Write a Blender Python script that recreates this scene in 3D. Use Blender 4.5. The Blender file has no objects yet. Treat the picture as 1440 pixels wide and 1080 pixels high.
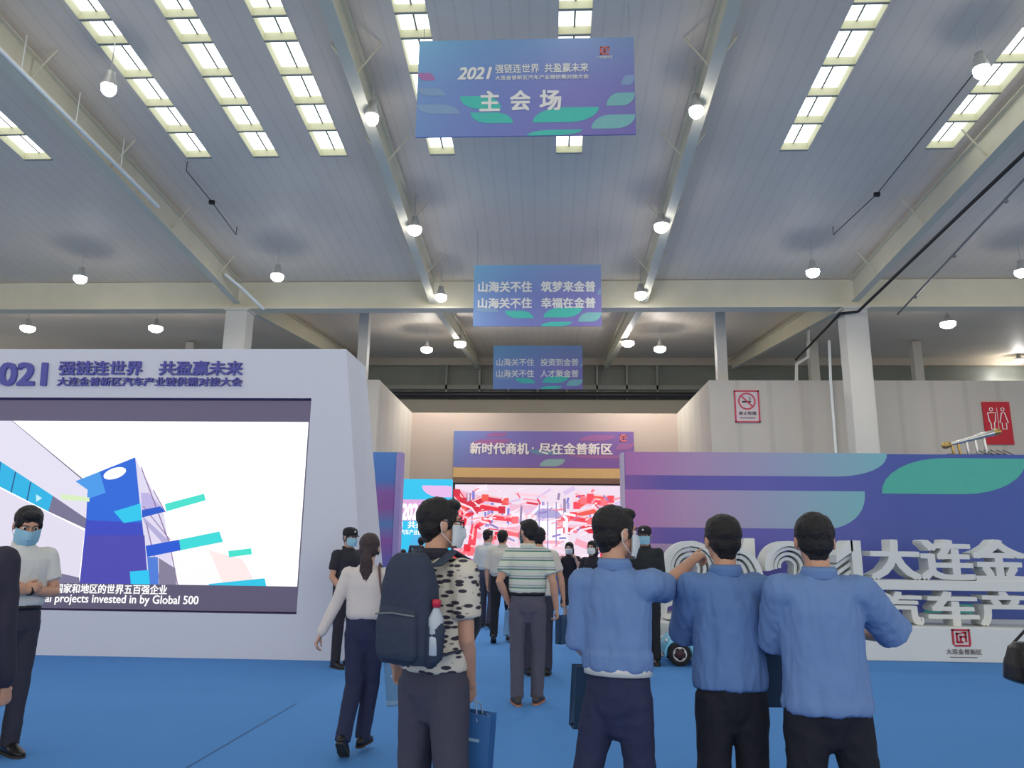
import bpy, math, random
import numpy as np
from mathutils import Vector, Matrix, noise, Euler

# ------------------------------------------------------------------ camera, world, exposure
SC = bpy.context.scene
COL = SC.collection
V = Vector
R = math.radians
FPX = 1060.0
PITCH, YAW, ROLL = R(12.25), R(2.75), 0.012
EYE = V((0, 0, 1.54))
fwd = V((-math.sin(YAW) * math.cos(PITCH), math.cos(YAW) * math.cos(PITCH), math.sin(PITCH)))
r0 = V((math.cos(YAW), math.sin(YAW), 0))
u0 = r0.cross(fwd)
rgt = r0 * math.cos(ROLL) + u0 * math.sin(ROLL)
upv = u0 * math.cos(ROLL) - r0 * math.sin(ROLL)
cam_data = bpy.data.cameras.new('camera')
cam = bpy.data.objects.new('camera', cam_data)
COL.objects.link(cam)
cam_data.sensor_width = 36
cam_data.lens = FPX / 1440 * 36
cam_data.clip_end = 300
m3 = Matrix((rgt, upv, -fwd)).transposed()
cam.matrix_world = Matrix.Translation(EYE) @ m3.to_4x4()
SC.camera = cam
SC.view_settings.view_transform = 'Standard'
SC.view_settings.look = 'None'
SC.view_settings.gamma = 1
SC.view_settings.use_curve_mapping = False
SC.view_settings.exposure = 0.0
SC.cycles.use_denoising = True
SC.cycles.max_bounces = 8
WORLD_STRENGTH = 1.35
w = bpy.data.worlds.new('sky')
SC.world = w
w.use_nodes = True
bg = w.node_tree.nodes['Background']
bg.inputs[0].default_value = (1.0, 0.98, 0.95, 1)
bg.inputs[1].default_value = WORLD_STRENGTH
LAMP_W = 10.0
LAMP_DOWN = 420.0
PANE_E = 2.6


def ray(px, py):
    return (fwd + rgt * ((px - 720) / FPX) + upv * ((540 - py) / FPX))


def at(px, py, Y):
    d = ray(px, py)
    return EYE + d * (Y / d.y)


def ground(px, py):
    d = ray(px, py)
    return EYE + d * (-EYE.z / d.z)


VAL_Y, VAL_Z, SLOPE = 24.0, 10.3, 0.088


def roof_z(y):
    return VAL_Z + SLOPE * abs(VAL_Y - y)


def on_roof(px, py, drop=0.0):
    # point of the roof plane (span nearer than the valley) seen through a pixel
    d = ray(px, py)
    t = (VAL_Z - drop + SLOPE * VAL_Y - EYE.z) / (d.z + SLOPE * d.y)
    return EYE + d * t


def on_roof2(px, py, drop=0.0):
    d = ray(px, py)
    t = (VAL_Z - drop - SLOPE * VAL_Y - EYE.z) / (d.z - SLOPE * d.y)
    return EYE + d * t


# ------------------------------------------------------------------ materials
def lin(c):
    def f(v):
        v /= 255.0
        return v / 12.92 if v <= 0.04045 else ((v + 0.055) / 1.055) ** 2.4
    return (f(c[0]), f(c[1]), f(c[2]), 1)


MATS = {}


def mat(name, rgb, rough=0.6, metal=0.0, vary=0.06, scale=6.0, bump=0.0, bscale=40.0, spec=0.4):
    if name in MATS:
        return MATS[name]
    m = bpy.data.materials.new(name)
    m.use_nodes = True
    nt = m.node_tree
    b = nt.nodes['Principled BSDF']
    b.inputs['Roughness'].default_value = rough
    b.inputs['Metallic'].default_value = metal
    b.inputs['Specular IOR Level'].default_value = spec
    c = lin(rgb)
    tc = nt.nodes.new('ShaderNodeTexCoord')
    n = nt.nodes.new('ShaderNodeTexNoise')
    n.inputs['Scale'].default_value = scale
    n.inputs['Detail'].default_value = 4
    nt.links.new(tc.outputs['Object'], n.inputs['Vector'])
    mx = nt.nodes.new('ShaderNodeMix')
    mx.data_type = 'RGBA'
    mx.inputs['A'].default_value = tuple(v * (1 - vary) for v in c[:3]) + (1,)
    mx.inputs['B'].default_value = tuple(min(1, v * (1 + vary)) for v in c[:3]) + (1,)
    nt.links.new(n.outputs['Fac'], mx.inputs['Factor'])
    nt.links.new(mx.outputs['Result'], b.inputs['Base Color'])
    if bump:
        n2 = nt.nodes.new('ShaderNodeTexNoise')
        n2.inputs['Scale'].default_value = bscale
        n2.inputs['Detail'].default_value = 5
        nt.links.new(tc.outputs['Object'], n2.inputs['Vector'])
        bp = nt.nodes.new('ShaderNodeBump')
        bp.inputs['Strength'].default_value = bump
        bp.inputs['Distance'].default_value = 0.02
        nt.links.new(n2.outputs['Fac'], bp.inputs['Height'])
        nt.links.new(bp.outputs['Normal'], b.inputs['Normal'])
    MATS[name] = m
    return m


def glow(name, rgb, strength=1.0):
    if name in MATS:
        return MATS[name]
    m = bpy.data.materials.new(name)
    m.use_nodes = True
    b = m.node_tree.nodes['Principled BSDF']
    b.inputs['Base Color'].default_value = (0.02, 0.02, 0.02, 1)
    b.inputs['Roughness'].default_value = 0.5
    b.inputs['Emission Color'].default_value = lin(rgb)
    b.inputs['Emission Strength'].default_value = strength
    MATS[name] = m
    return m


def grad(name, stops, axis='X', stops2=None, mix=0.5, rough=0.55, emit=0.0):
    """printed colour gradient across the generated box of the object"""
    if name in MATS:
        return MATS[name]
    m = bpy.data.materials.new(name)
    m.use_nodes = True
    nt = m.node_tree
    b = nt.nodes['Principled BSDF']
    b.inputs['Roughness'].default_value = rough
    tc = nt.nodes.new('ShaderNodeTexCoord')
    sp = nt.nodes.new('ShaderNodeSeparateXYZ')
    nt.links.new(tc.outputs['Generated'], sp.inputs[0])

    def ramp(st, ax):
        r = nt.nodes.new('ShaderNodeValToRGB')
        els = r.color_ramp.elements
        els[0].position, els[0].color = st[0][0], lin(st[0][1])
        els[1].position, els[1].color = st[-1][0], lin(st[-1][1])
        for p, c in st[1:-1]:
            e = els.new(p)
            e.color = lin(c)
        nt.links.new(sp.outputs[ax], r.inputs[0])
        return r.outputs[0]
    out = ramp(stops, axis)
    if stops2:
        o2 = ramp(stops2, 'Z')
        mx = nt.nodes.new('ShaderNodeMix')
        mx.data_type = 'RGBA'
        mx.inputs['Factor'].default_value = mix
        nt.links.new(out, mx.inputs['A'])
        nt.links.new(o2, mx.inputs['B'])
        out = mx.outputs['Result']
    nt.links.new(out, b.inputs['Base Color'])
    if emit:
        nt.links.new(out, b.inputs['Emission Color'])
        b.inputs['Emission Strength'].default_value = emit
    MATS[name] = m
    return m


def ribbed(name, rgb, dark, period=0.9, axis='X', rough=0.5, bump=0.4):
    """metal cladding with ribs running along one axis"""
    if name in MATS:
        return MATS[name]
    m = bpy.data.materials.new(name)
    m.use_nodes = True
    nt = m.node_tree
    b = nt.nodes['Principled BSDF']
    b.inputs['Roughness'].default_value = rough
    tc = nt.nodes.new('ShaderNodeTexCoord')
    wv = nt.nodes.new('ShaderNodeTexWave')
    wv.wave_type = 'BANDS'
    wv.bands_direction = axis
    wv.wave_profile = 'SIN'
    wv.inputs['Scale'].default_value = 0.314 / period
    wv.inputs['Distortion'].default_value = 0.0
    nt.links.new(tc.outputs['Object'], wv.inputs['Vector'])
    rp = nt.nodes.new('ShaderNodeValToRGB')
    rp.color_ramp.elements[0].position = 0.0
    rp.color_ramp.elements[0].color = lin(dark)
    rp.color_ramp.elements[1].position = 0.12
    rp.color_ramp.elements[1].color = lin(rgb)
    nt.links.new(wv.outputs['Fac'], rp.inputs[0])
    n = nt.nodes.new('ShaderNodeTexNoise')
    n.inputs['Scale'].default_value = 0.35
    n.inputs['Detail'].default_value = 5
    nt.links.new(tc.outputs['Object'], n.inputs['Vector'])
    hs = nt.nodes.new('ShaderNodeMix')
    hs.data_type = 'RGBA'
    hs.blend_type = 'MULTIPLY'
    hs.inputs['Factor'].default_value = 0.25
    nt.links.new(rp.outputs[0], hs.inputs['A'])
    nt.links.new(n.outputs['Fac'], hs.inputs['B'])
    nt.links.new(hs.outputs['Result'], b.inputs['Base Color'])
    bp = nt.nodes.new('ShaderNodeBump')
    bp.inputs['Strength'].default_value = bump
    bp.inputs['Distance'].default_value = 0.03
    nt.links.new(rp.outputs[0], bp.inputs['Height'])
    nt.links.new(bp.outputs['Normal'], b.inputs['Normal'])
    MATS[name] = m
    return m


# ------------------------------------------------------------------ mesh helpers
WORK = bpy.data.scenes.new('workbench')      # meshes with modifiers are worked out here and the scene removed at the end


def baked(ob):
    """the object's mesh with its modifiers applied; ob is removed"""
    WORK.collection.objects.link(ob)
    with bpy.context.temp_override(scene=WORK, view_layer=WORK.view_layers[0]):
        dg = bpy.context.evaluated_depsgraph_get()
    me = bpy.data.meshes.new_from_object(ob.evaluated_get(dg))
    bpy.data.objects.remove(ob)
    return me


class MB:
    """collects shapes and links them as ONE mesh object"""
    def __init__(s):
        s.v, s.f, s.m = [], [], []
        s.cur = 0

    def face(s, pts, mi=None):
        k = len(s.v)
        s.v += [V(p) for p in pts]
        s.f.append(list(range(k, k + len(pts))))
        s.m.append(s.cur if mi is None else mi)

    def raw(s, vs, fs):
        k = len(s.v)
        s.v += [V(p) for p in vs]
        for f in fs:
            s.f.append([i + k for i in f])
            s.m.append(s.cur)

    def box(s, a, b):
        x0, y0, z0 = a
        x1, y1, z1 = b
        s.raw([(x0, y0, z0), (x1, y0, z0), (x1, y1, z0), (x0, y1, z0), (x0, y0, z1), (x1, y0, z1), (x1, y1, z1), (x0, y1, z1)],
              [(3, 2, 1, 0), (4, 5, 6, 7), (0, 1, 5, 4), (1, 2, 6, 5), (2, 3, 7, 6), (3, 0, 4, 7)])

    def prism(s, outline, y0, y1):
        """outline of (x,z) points, counter-clockwise seen from -Y, between y0 (front) and y1"""
        n = len(outline)
        vs = [(x, y0, z) for x, z in outline] + [(x, y1, z) for x, z in outline]
        fs = [list(range(n)), list(range(2 * n - 1, n - 1, -1))]
        for i in range(n):
            j = (i + 1) % n
            fs.append([j, i, i + n, j + n])
        s.raw(vs, fs)

    def extrude_x(s, outline, x0, x1):
        """outline of (y,z) points extruded along x"""
        n = len(outline)
        vs = [(x0, y, z) for y, z in outline] + [(x1, y, z) for y, z in outline]
        fs = [list(range(n)), list(range(2 * n - 1, n - 1, -1))]
        for i in range(n):
            j = (i + 1) % n
            fs.append([j, i, i + n, j + n])
        s.raw(vs, fs)

    def tube(s, pts, rad, n=12, ref=None, cap=True, ck=1.0):
        pts = [V(p) for p in pts]
        if not isinstance(rad, (list,)):
            rad = [rad] * len(pts)
        rad = [(r, r) if not isinstance(r, tuple) else r for r in rad]
        P, Q, T = [], [], []
        for i, p in enumerate(pts):
            a = pts[max(0, i - 1)]
            b = pts[min(len(pts) - 1, i + 1)]
            t = (b - a)
            t = t.normalized() if t.length > 1e-9 else V((0, 0, 1))
            T.append(t)
        seq = []
        r_ = rad[0]
        mr = min(r_)
        if cap:
            seq.append((pts[0] - T[0] * mr * 0.95 * ck, (r_[0] * 0.3, r_[1] * 0.3), T[0]))
            seq.append((pts[0] - T[0] * mr * 0.6 * ck, (r_[0] * 0.8, r_[1] * 0.8), T[0]))
        for p, r, t in zip(pts, rad, T):
            seq.append((p, r, t))
        r_ = rad[-1]
        mr = min(r_)
        if cap:
            seq.append((pts[-1] + T[-1] * mr * 0.6 * ck, (r_[0] * 0.8, r_[1] * 0.8), T[-1]))
            seq.append((pts[-1] + T[-1] * mr * 0.95 * ck, (r_[0] * 0.3, r_[1] * 0.3), T[-1]))
        ref = V(ref) if ref is not None else None
        prev = None
        rings = []
        for p, r, t in seq:
            g = ref if ref is not None else prev
            if g is None or abs(g.normalized().dot(t)) > 0.97:
                g = V((1, 0, 0)) if abs(t.x) < 0.8 else V((0, 1, 0))
            sd = (g - t * g.dot(t)).normalized()
            ot = t.cross(sd)
            prev = sd
            rings.append([p + sd * (r[0] * math.cos(2 * math.pi * k / n)) + ot * (r[1] * math.sin(2 * math.pi * k / n)) for k in range(n)])
        s.rings(rings)

    def rings(s, rings, closed_ends=True):
        n = len(rings[0])
        vs = [p for r in rings for p in r]
        fs = []
        for i in range(len(rings) - 1):
            for k in range(n):
                j = (k + 1) % n
                fs.append([i * n + k, i * n + j, (i + 1) * n + j, (i + 1) * n + k])
        if closed_ends:
            fs.append(list(range(n - 1, -1, -1)))
            fs.append([(len(rings) - 1) * n + k for k in range(n)])
        s.raw(vs, fs)

    def ball(s, c, r, M=None, nu=14, nv=9):
        c = V(c)
        if not isinstance(r, tuple):
            r = (r, r, r)
        vs, fs = [], []

        def P(x, y, z):
            q = V((x * r[0], y * r[1], z * r[2]))
            if M is not None:
                q = M @ q
            return c + q
        vs.append(P(0, 0, -1))
        for i in range(1, nv):
            ph = -math.pi / 2 + math.pi * i / nv
            for k in range(nu):
                th = 2 * math.pi * k / nu
                vs.append(P(math.cos(ph) * math.cos(th), math.cos(ph) * math.sin(th), math.sin(ph)))
        vs.append(P(0, 0, 1))
        for k in range(nu):
            fs.append([0, 1 + (k + 1) % nu, 1 + k])
            b = 1 + (nv - 2) * nu
            fs.append([len(vs) - 1, b + k, b + (k + 1) % nu])
        for i in range(nv - 2):
            for k in range(nu):
                j = (k + 1) % nu
                fs.append([1 + i * nu + k, 1 + i * nu + j, 1 + (i + 1) * nu + j, 1 + (i + 1) * nu + k])
        s.raw(vs, fs)

    def lathe(s, prof, c=(0, 0, 0), n=20):
        c = V(c)
        rings = [[c + V((r * math.cos(2 * math.pi * k / n), r * math.sin(2 * math.pi * k / n), z)) for k in range(n)] for r, z in prof]
        s.rings(rings)

    def ribbon(s, pts, wd, y, mi=None):
        """flat strip in the XZ plane at depth y through (x,z) points"""
        pts = [V((p[0], 0, p[1])) for p in pts]
        L, Rr = [], []
        for i, p in enumerate(pts):
            t = (pts[min(i + 1, len(pts) - 1)] - pts[max(i - 1, 0)]).normalized()
            nrm = V((-t.z, 0, t.x))
            ww = wd[i] if isinstance(wd, list) else wd
            L.append(p + nrm * ww / 2)
            Rr.append(p - nrm * ww / 2)
        for i in range(len(pts) - 1):
            q = [Rr[i], Rr[i + 1], L[i + 1], L[i]]
            s.face([(a.x, y, a.z) for a in q], mi)

    def build(s, name, mats, parent=None, smooth=False, origin=None, bevel=0.0, tf=None):
        me = bpy.data.meshes.new(name)
        vs = s.v
        if tf is not None:
            vs = [tf @ p for p in vs]
        if origin is not None:
            o = V(origin)
            vs = [p - o for p in vs]
        me.from_pydata([tuple(p) for p in vs], [], s.f)
        if not isinstance(mats, (list, tuple)):
            mats = [mats]
        for m in mats:
            me.materials.append(m)
        me.polygons.foreach_set('material_index', s.m)
        if smooth:
            me.polygons.foreach_set('use_smooth', [True] * len(s.f))
        me.validate()
        me.update()
        ob = bpy.data.objects.new(name, me)
        COL.objects.link(ob)
        if origin is not None:
            ob.location = origin
        if parent is not None:
            ob.parent = parent
        if bevel:
            md = ob.modifiers.new('bevel', 'BEVEL')
            md.width = bevel
            md.segments = 2
            md.limit_method = 'ANGLE'
        return ob


def tag(o, label=None, cat=None, group=None, kind=None):
    if label:
        o['label'] = label
    if cat:
        o['category'] = cat
    if group:
        o['group'] = group
    if kind:
        o['kind'] = kind
    return o


def empty(name, loc, label=None, cat=None, group=None, rz=0.0):
    o = bpy.data.objects.new(name, None)
    o.empty_display_size = 0.2
    COL.objects.link(o)
    o.location = loc
    o.rotation_euler = (0, 0, rz)
    return tag(o, label, cat, group)


def text_mb(body, x0, x1, z0, z1, y, depth=0.004, bold=0.0, shear=0.0, keep=False, mb=None, space=1.0, mi=0):
    """lettering fitted in the XZ box, facing -Y; adds to mb"""
    cu = bpy.data.curves.new('lettering', 'FONT')
    cu.body = body
    cu.size = 1.0
    cu.shear = shear
    cu.space_character = space
    cu.resolution_u = 3
    cu.extrude = 0.5
    cu.align_x = 'LEFT'
    me = baked(bpy.data.objects.new('lettering', cu))
    bpy.data.curves.remove(cu)
    xs = [v.co.x for v in me.vertices]
    ys = [v.co.y for v in me.vertices]
    ax, bx, ay, by = min(xs), max(xs), min(ys), max(ys)
    sx = (x1 - x0) / (bx - ax)
    sz = (z1 - z0) / (by - ay)
    if keep:
        sx = sz = min(sx, sz)
    # heavy strokes: the glyphs are struck a few times with a small shift
    k = bold
    shifts = [(0, 0)] if not k else [(-k, -k * .62), (k, -k * .7), (-k * .93, k * .7), (k * .9, k * .57)]
    fs = [list(p.vertices) for p in me.polygons]
    mb = mb or MB()
    old = mb.cur
    mb.cur = mi
    fx_ = (bx - ax) / (bx - ax + 2 * k)
    fz_ = (by - ay) / (by - ay + 1.4 * k)
    for i_, (u, v_) in enumerate(shifts):
        mb.raw([(x0 + (v.co.x - ax + u + k) * sx * fx_, y - (v.co.z + 0.5) * depth - 0.0009 * i_, z0 + (v.co.y - ay + v_ + k * .7) * sz * fz_) for v in me.vertices], fs)
    mb.cur = old
    bpy.data.meshes.remove(me)
    return mb


def remesh(mb, name, m, parent, voxel=0.008, smooth=4, fold=0.0, fscale=(9, 9, 5), seed=0.0, matfn=None):
    """one continuous skin grown around the collected volumes"""
    tmp = mb.build('tmp', m)
    md = tmp.modifiers.new('r', 'REMESH')
    md.mode = 'VOXEL'
    md.voxel_size = voxel
    md.use_smooth_shade = True
    if smooth:
        ms = tmp.modifiers.new('s', 'SMOOTH')
        ms.factor = 0.5
        ms.iterations = smooth
    old = tmp.data
    COL.objects.unlink(tmp)
    me = baked(tmp)
    bpy.data.meshes.remove(old)
    me.name = name
    if fold:
        S = V((seed, seed * 1.7, seed * 0.3))
        n = len(me.vertices)
        co = np.empty(n * 3, dtype=np.float32)
        no = np.empty(n * 3, dtype=np.float32)
        me.vertices.foreach_get('co', co)
        me.vertex_normals.foreach_get('vector', no)
        dd_ = np.empty(n, dtype=np.float32)
        fa_, fb_, fc_ = fscale
        nz = noise.noise
        cl = co.tolist()
        for i in range(n):
            q = V((cl[3 * i] * fa_, cl[3 * i + 1] * fb_, cl[3 * i + 2] * fc_)) + S
            dd_[i] = nz(q) + 0.5 * (1 - 2 * abs(nz(q * 2.1 + S)))
        co = co.reshape(-1, 3) + no.reshape(-1, 3) * (dd_ * fold)[:, None]
        me.vertices.foreach_set('co', co.ravel())
    me.polygons.foreach_set('use_smooth', [True] * len(me.polygons))
    me.update()
    ob = bpy.data.objects.new(name, me)
    COL.objects.link(ob)
    if parent is not None:
        ob.parent = parent
    return ob


def part(name, mb, mats, root, smooth=False, bevel=0.0, base=None):
    """a part of a thing whose shapes were laid out in hall coordinates"""
    top = base or root
    o = mb.build(name, mats, root, smooth, bevel=bevel, tf=Matrix.Translation(-V(top.location)))
    return o


def solid(name, mb, mats, origin, label, cat, group=None, smooth=False, bevel=0.0):
    o = mb.build(name, mats, None, smooth, origin=origin, bevel=bevel)
    return tag(o, label, cat, group)


# ------------------------------------------------------------------ hall shell
CREAM = mat('cream_well', (196, 194, 166), 0.8, vary=0.03)
PANE = glow('daylight_pane', (250, 255, 250), PANE_E)
STEEL = mat('painted_steel', (214, 208, 184), 0.5, vary=0.08, scale=1.5)
DARKSTEEL = mat('dark_steel', (70, 72, 74), 0.5)
ROOFM = ribbed('roof_sheet', (242, 227, 206), (235, 220, 199), 0.35, 'X', 0.55, 0.12)
CLAD = ribbed('wall_cladding', (200, 192, 180), (190, 182, 170), 1.1, 'X', 0.5, 0.12)
CLADV = ribbed('wall_cladding_side', (200, 192, 180), (190, 182, 170), 1.1, 'Y', 0.5, 0.12)
CARPET = mat('blue_carpet', (80, 136, 200), 0.9, vary=0.05, scale=0.8, bump=0.12, bscale=300, spec=0.15)
SEAM = mat('carpet_seam', (66, 104, 150), 0.95)

# floor with its taped seams
fl = MB()
fl.face([(-34, -8, 0), (34, -8, 0), (34, 41, 0), (-34, 41, 0)])
a, b = ground(262, 1080), ground(412, 992)
dd = (b - a).normalized()
sdv = V((-dd.y, dd.x, 0)) * 0.008
fl.cur = 1
a2, b2 = a - dd * 3, b + dd * 0.1
fl.face([a2 + sdv * -1 + V((0, 0, .002)), b2 - sdv + V((0, 0, .002)), b2 + sdv + V((0, 0, .002)), a2 + sdv + V((0, 0, .002))])
tag(fl.build('floor', [CARPET, SEAM]), kind='structure')

# skylight strips: pixel of left and right edge where each strip ends
STRIPS = [(28, 68, 219), (260, 295, 218), (355, 391, 218), (450, 488, 218), (605, 640, 218), (782, 818, 216), (1099, 1138, 207), (1306, 1345, 203)]
Y_END = on_roof(800, 215).y
CELLS = [Y_END]
for py in (186, 149, 108, 60, 25):
    CELLS.append(on_roof(260, py).y)
while CELLS[-1] > 1.5:
    CELLS.append(CELLS[-1] - 0.98)
holes = []
for (l, r_, py) in STRIPS:
    xl, xr = on_roof(l, py).x, on_roof(r_, py).x
    holes.append((xl, xr))
Y_NEAR = CELLS[-1]
ce = MB()


def rq(x0, x1, y0, y1):
    n = max(1, int(abs(y1 - y0) / 3))
    ce.face([(x0, y0, roof_z(y0)), (x0, y1, roof_z(y1)), (x1, y1, roof_z(y1)), (x1, y0, roof_z(y0))])


xs = [-34]
for h in holes:
    xs += [h[0], h[1]]
xs.append(34)
rq(-34, 34, Y_END, VAL_Y)
rq(-34, 34, -8, Y_NEAR)
for i in range(0, len(xs) - 1, 2):
    rq(xs[i], xs[i + 1], Y_NEAR, Y_END)
rq(-34, 34, VAL_Y, 41)
tag(ce.build('ceiling', ROOFM), kind='structure')

WELL = 0.2
for i, (x0, x1) in enumerate(holes):
    t = empty('window_%d' % (i + 1), ((x0 + x1) / 2, Y_END, roof_z(Y_END)))
    tag(t, kind='structure')
    fr, mu, pn = MB(), MB(), MB()
    for (ya, yb) in ((CELLS[0], CELLS[-1]),):
        for x in (x0, x1):
            fr.face([(x, ya, roof_z(ya)), (x, yb, roof_z(yb)), (x, yb, roof_z(yb) + WELL), (x, ya, roof_z(ya) + WELL)])
    for j, yc in enumerate(CELLS):
        z = roof_z(yc)
        th = 0.03
        fr.box((x0, yc, z + 0.004), (x1, yc + th, z + WELL))
        mu.box((x0, yc - 0.03, z - 0.012), (x1, yc + 0.03, z + 0.004))
    xm = x0 + (x1 - x0) * 0.5
    for j in range(len(CELLS) - 1):
        ya, yb = CELLS[j], CELLS[j + 1]
        pn.face([(x0, ya, roof_z(ya) + WELL), (x1, ya, roof_z(ya) + WELL), (x1, yb, roof_z(yb) + WELL), (x0, yb, roof_z(yb) + WELL)])
        za, zb = roof_z(ya) + WELL - 0.02, roof_z(yb) + WELL - 0.02
        mu.face([(xm - 0.02, ya, za), (xm - 0.02, yb, zb), (xm + 0.02, yb, zb), (xm + 0.02, ya, za)])
    part('window_frame', fr, CREAM, t)
    part('glazing_bar', mu, mat('skylight_bar', (150, 152, 140), 0.6), t)
    part('pane', pn, PANE, t)

# walls
PART_Y, BACK_Y, FAR_Y = 26.0, 32.7, 40.0
PT = at(1200, 535, PART_Y).z
XL = at(530, 600, PART_Y).x
XR = at(1000, 600, PART_Y).x
wl = MB()
wl.box((XR, PART_Y, 0), (33.9, PART_Y + 0.2, PT))
tag(wl.build('wall_right', CLAD), kind='structure')
wl = MB()
wl.box((-33.9, PART_Y, 0), (XL, PART_Y + 0.2, PT))
tag(wl.build('wall_left', CLAD), kind='structure')
wl = MB()
wl.box((XR, PART_Y + 0.2, 0), (XR + 0.2, BACK_Y, PT))
tag(wl.build('wall_recess_right', CLADV), kind='structure')
wl = MB()
wl.box((XL - 0.2, PART_Y + 0.2, 0), (XL, BACK_Y, PT))
tag(wl.build('wall_recess_left', CLADV), kind='structure')
wl = MB()
wl.box((XL - 0.2, BACK_Y, 0), (XR + 0.2, BACK_Y + 0.2, PT))
tag(wl.build('wall_back', mat('warm_cladding', (176, 158, 146), 0.6, vary=0.05, scale=0.6)), kind='structure')
# far end wall of the hall with its dark glazed band
wl = MB()
ZF = at(720, 562, FAR_Y).z
wl.box((-33.9, FAR_Y, 0), (33.9, FAR_Y + 0.2, ZF))
wl.box((-33.9, FAR_Y, 11.3), (33.9, FAR_Y + 0.2, 11.8))
wl.box((-33.9, FAR_Y + 0.6, 8.0), (33.9, FAR_Y + 0.7, 11.6))
tag(wl.build('wall_far', mat('far_wall', (196, 186, 168), 0.7, vary=0.1, scale=0.4)), kind='structure')
wn = MB()
wn.box((-33.9, FAR_Y + 0.3, ZF), (33.9, FAR_Y + 0.34, 11.3))
t = wn.build('window_9', mat('dark_glazing', (128, 132, 124), 0.4, vary=0.25, scale=0.5))
tag(t, kind='structure')
rl = MB()
zr = at(720, 543, FAR_Y - 0.3).z
rl.box((-33.9, FAR_Y - 0.05, zr - 0.12), (33.9, FAR_Y + 0.28, zr + 0.12))
part('rail', rl, mat('pale_rail', (150, 152, 144), 0.5), t, base=t)
for i, px in enumerate((627, 674, 715, 756, 797, 840, 882, 925)):
    x = at(px, 560, FAR_Y).x
    mb = MB()
    mb.box((x - 0.05, FAR_Y - 0.05, ZF), (x + 0.05, FAR_Y + 0.28, 11.3))
    part('mullion', mb, mat('pale_rail', (150, 152, 144), 0.5), t, base=t)
t2 = MB()
zc = at(720, 555, FAR_Y - 0.5).z
t2.tube([(-33, FAR_Y - 0.5, zc), (33, FAR_Y - 0.5, zc)], 0.16, 12)
solid('ventilation_duct', t2, mat('dark_duct', (66, 68, 70), 0.4, 0.4), (0, FAR_Y - 0.5, zc), 'long dark round duct running along the far end wall high above the recess', 'duct', smooth=True)
# side walls of the hall, unseen, opened at mid-height to let sky light in
wl = MB()
wl.box((-34.2, -8, 0), (-34, 41, 3.0))
wl.box((-34.2, -8, 12.0), (-34, 41, 13.2))
for i in range(9):
    wl.box((-34.2, -8 + i * 6, 3.0), (-34, -7.7 + i * 6, 12.0))
tag(wl.build('wall_side_left', mat('side_wall', (170, 168, 160), 0.7)), kind='structure')
wl = MB()
wl.box((34, -8, 0), (34.2, 41, 3.0))
wl.box((34, -8, 12.0), (34.2, 41, 13.2))
for i in range(9):
    wl.box((34, -8 + i * 6, 3.0), (34.2, -7.7 + i * 6, 12.0))
tag(wl.build('wall_side_right', mat('side_wall', (170, 168, 160), 0.7)), kind='structure')

# valley beam, rafters, columns
ZB = at(760, 437, VAL_Y).z
BX = [at(338, 437, VAL_Y).x, at(621, 437, VAL_Y).x * 1.07, at(894, 437, VAL_Y).x * 1.08, at(1198, 437, VAL_Y).x]
bay = (BX[3] - BX[0]) / 3
vb = MB()
vb.extrude_x([(VAL_Y - 0.25, ZB + 0.02), (VAL_Y + 0.25, ZB + 0.02), (VAL_Y + 0.25, ZB + 0.09), (VAL_Y + 0.05, ZB + 0.12), (VAL_Y + 0.05, VAL_Z - 0.02), (VAL_Y - 0.05, VAL_Z - 0.02), (VAL_Y - 0.05, ZB + 0.12), (VAL_Y - 0.25, ZB + 0.09)], -33.9, 33.9)
solid('valley_beam', vb, STEEL, (0, VAL_Y, ZB), 'long pale steel beam crossing the whole hall where the two roof slopes meet', 'beam')


def rafter(x, y0, y1, dep0, dep1, tw=0.012, fw=0.12):
    """tapered I-beam hung under the roof slope"""
    mb = MB()
    n = 8
    ys = [y0 + (y1 - y0) * i / n for i in range(n + 1)]
    top = [(y, roof_z(y) - 0.16) for y in ys]
    bot = [(y, roof_z(y) - 0.16 - (dep0 + (dep1 - dep0) * i / n)) for i, y in enumerate(ys)]
    mb.extrude_x(bot + top[::-1], x - 0.02, x + 0.02)
    for lst, s_ in ((top, -1), (bot, 1)):
        up = [(y, z + 0.012) for y, z in lst]
        dn = [(y, z - 0.012) for y, z in lst]
        mb.extrude_x(dn + up[::-1], x - fw, x + fw)
    return mb, bot


rl_names = ['pale steel roof beam at far left above the big screen booth', 'pale steel roof beam left of the hanging banners', 'pale steel roof beam right of the hanging banners', 'pale steel roof beam at right with a black cable along it']
for i, x in enumerate(BX):
    r = empty('roof_beam', (x, VAL_Y - 0.3, ZB), rl_names[i] + ', nearer slope', 'beam')
    mb, bot = rafter(x, VAL_Y - 0.3, -6, 0.72, 0.6)
    part('web', mb, STEEL, r)
    for j in range(2, 24, 3):
        y = VAL_Y - j
        z = roof_z(y)
        for sx in (-1, 1):
            q = MB()
            q.tube([(x + 0.03 * sx, y, z - 0.68), (x + 0.5 * sx, y, z - 0.03)], 0.02, 8)
            part('fly_brace', q, STEEL, r, True)
    r = empty('roof_beam', (x, VAL_Y + 0.3, ZB), rl_names[i] + ', far stretch', 'beam')
    mb, bot = rafter(x, VAL_Y + 0.3, 39.9, 0.72, 0.5)
    part('web', mb, STEEL, r)
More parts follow.
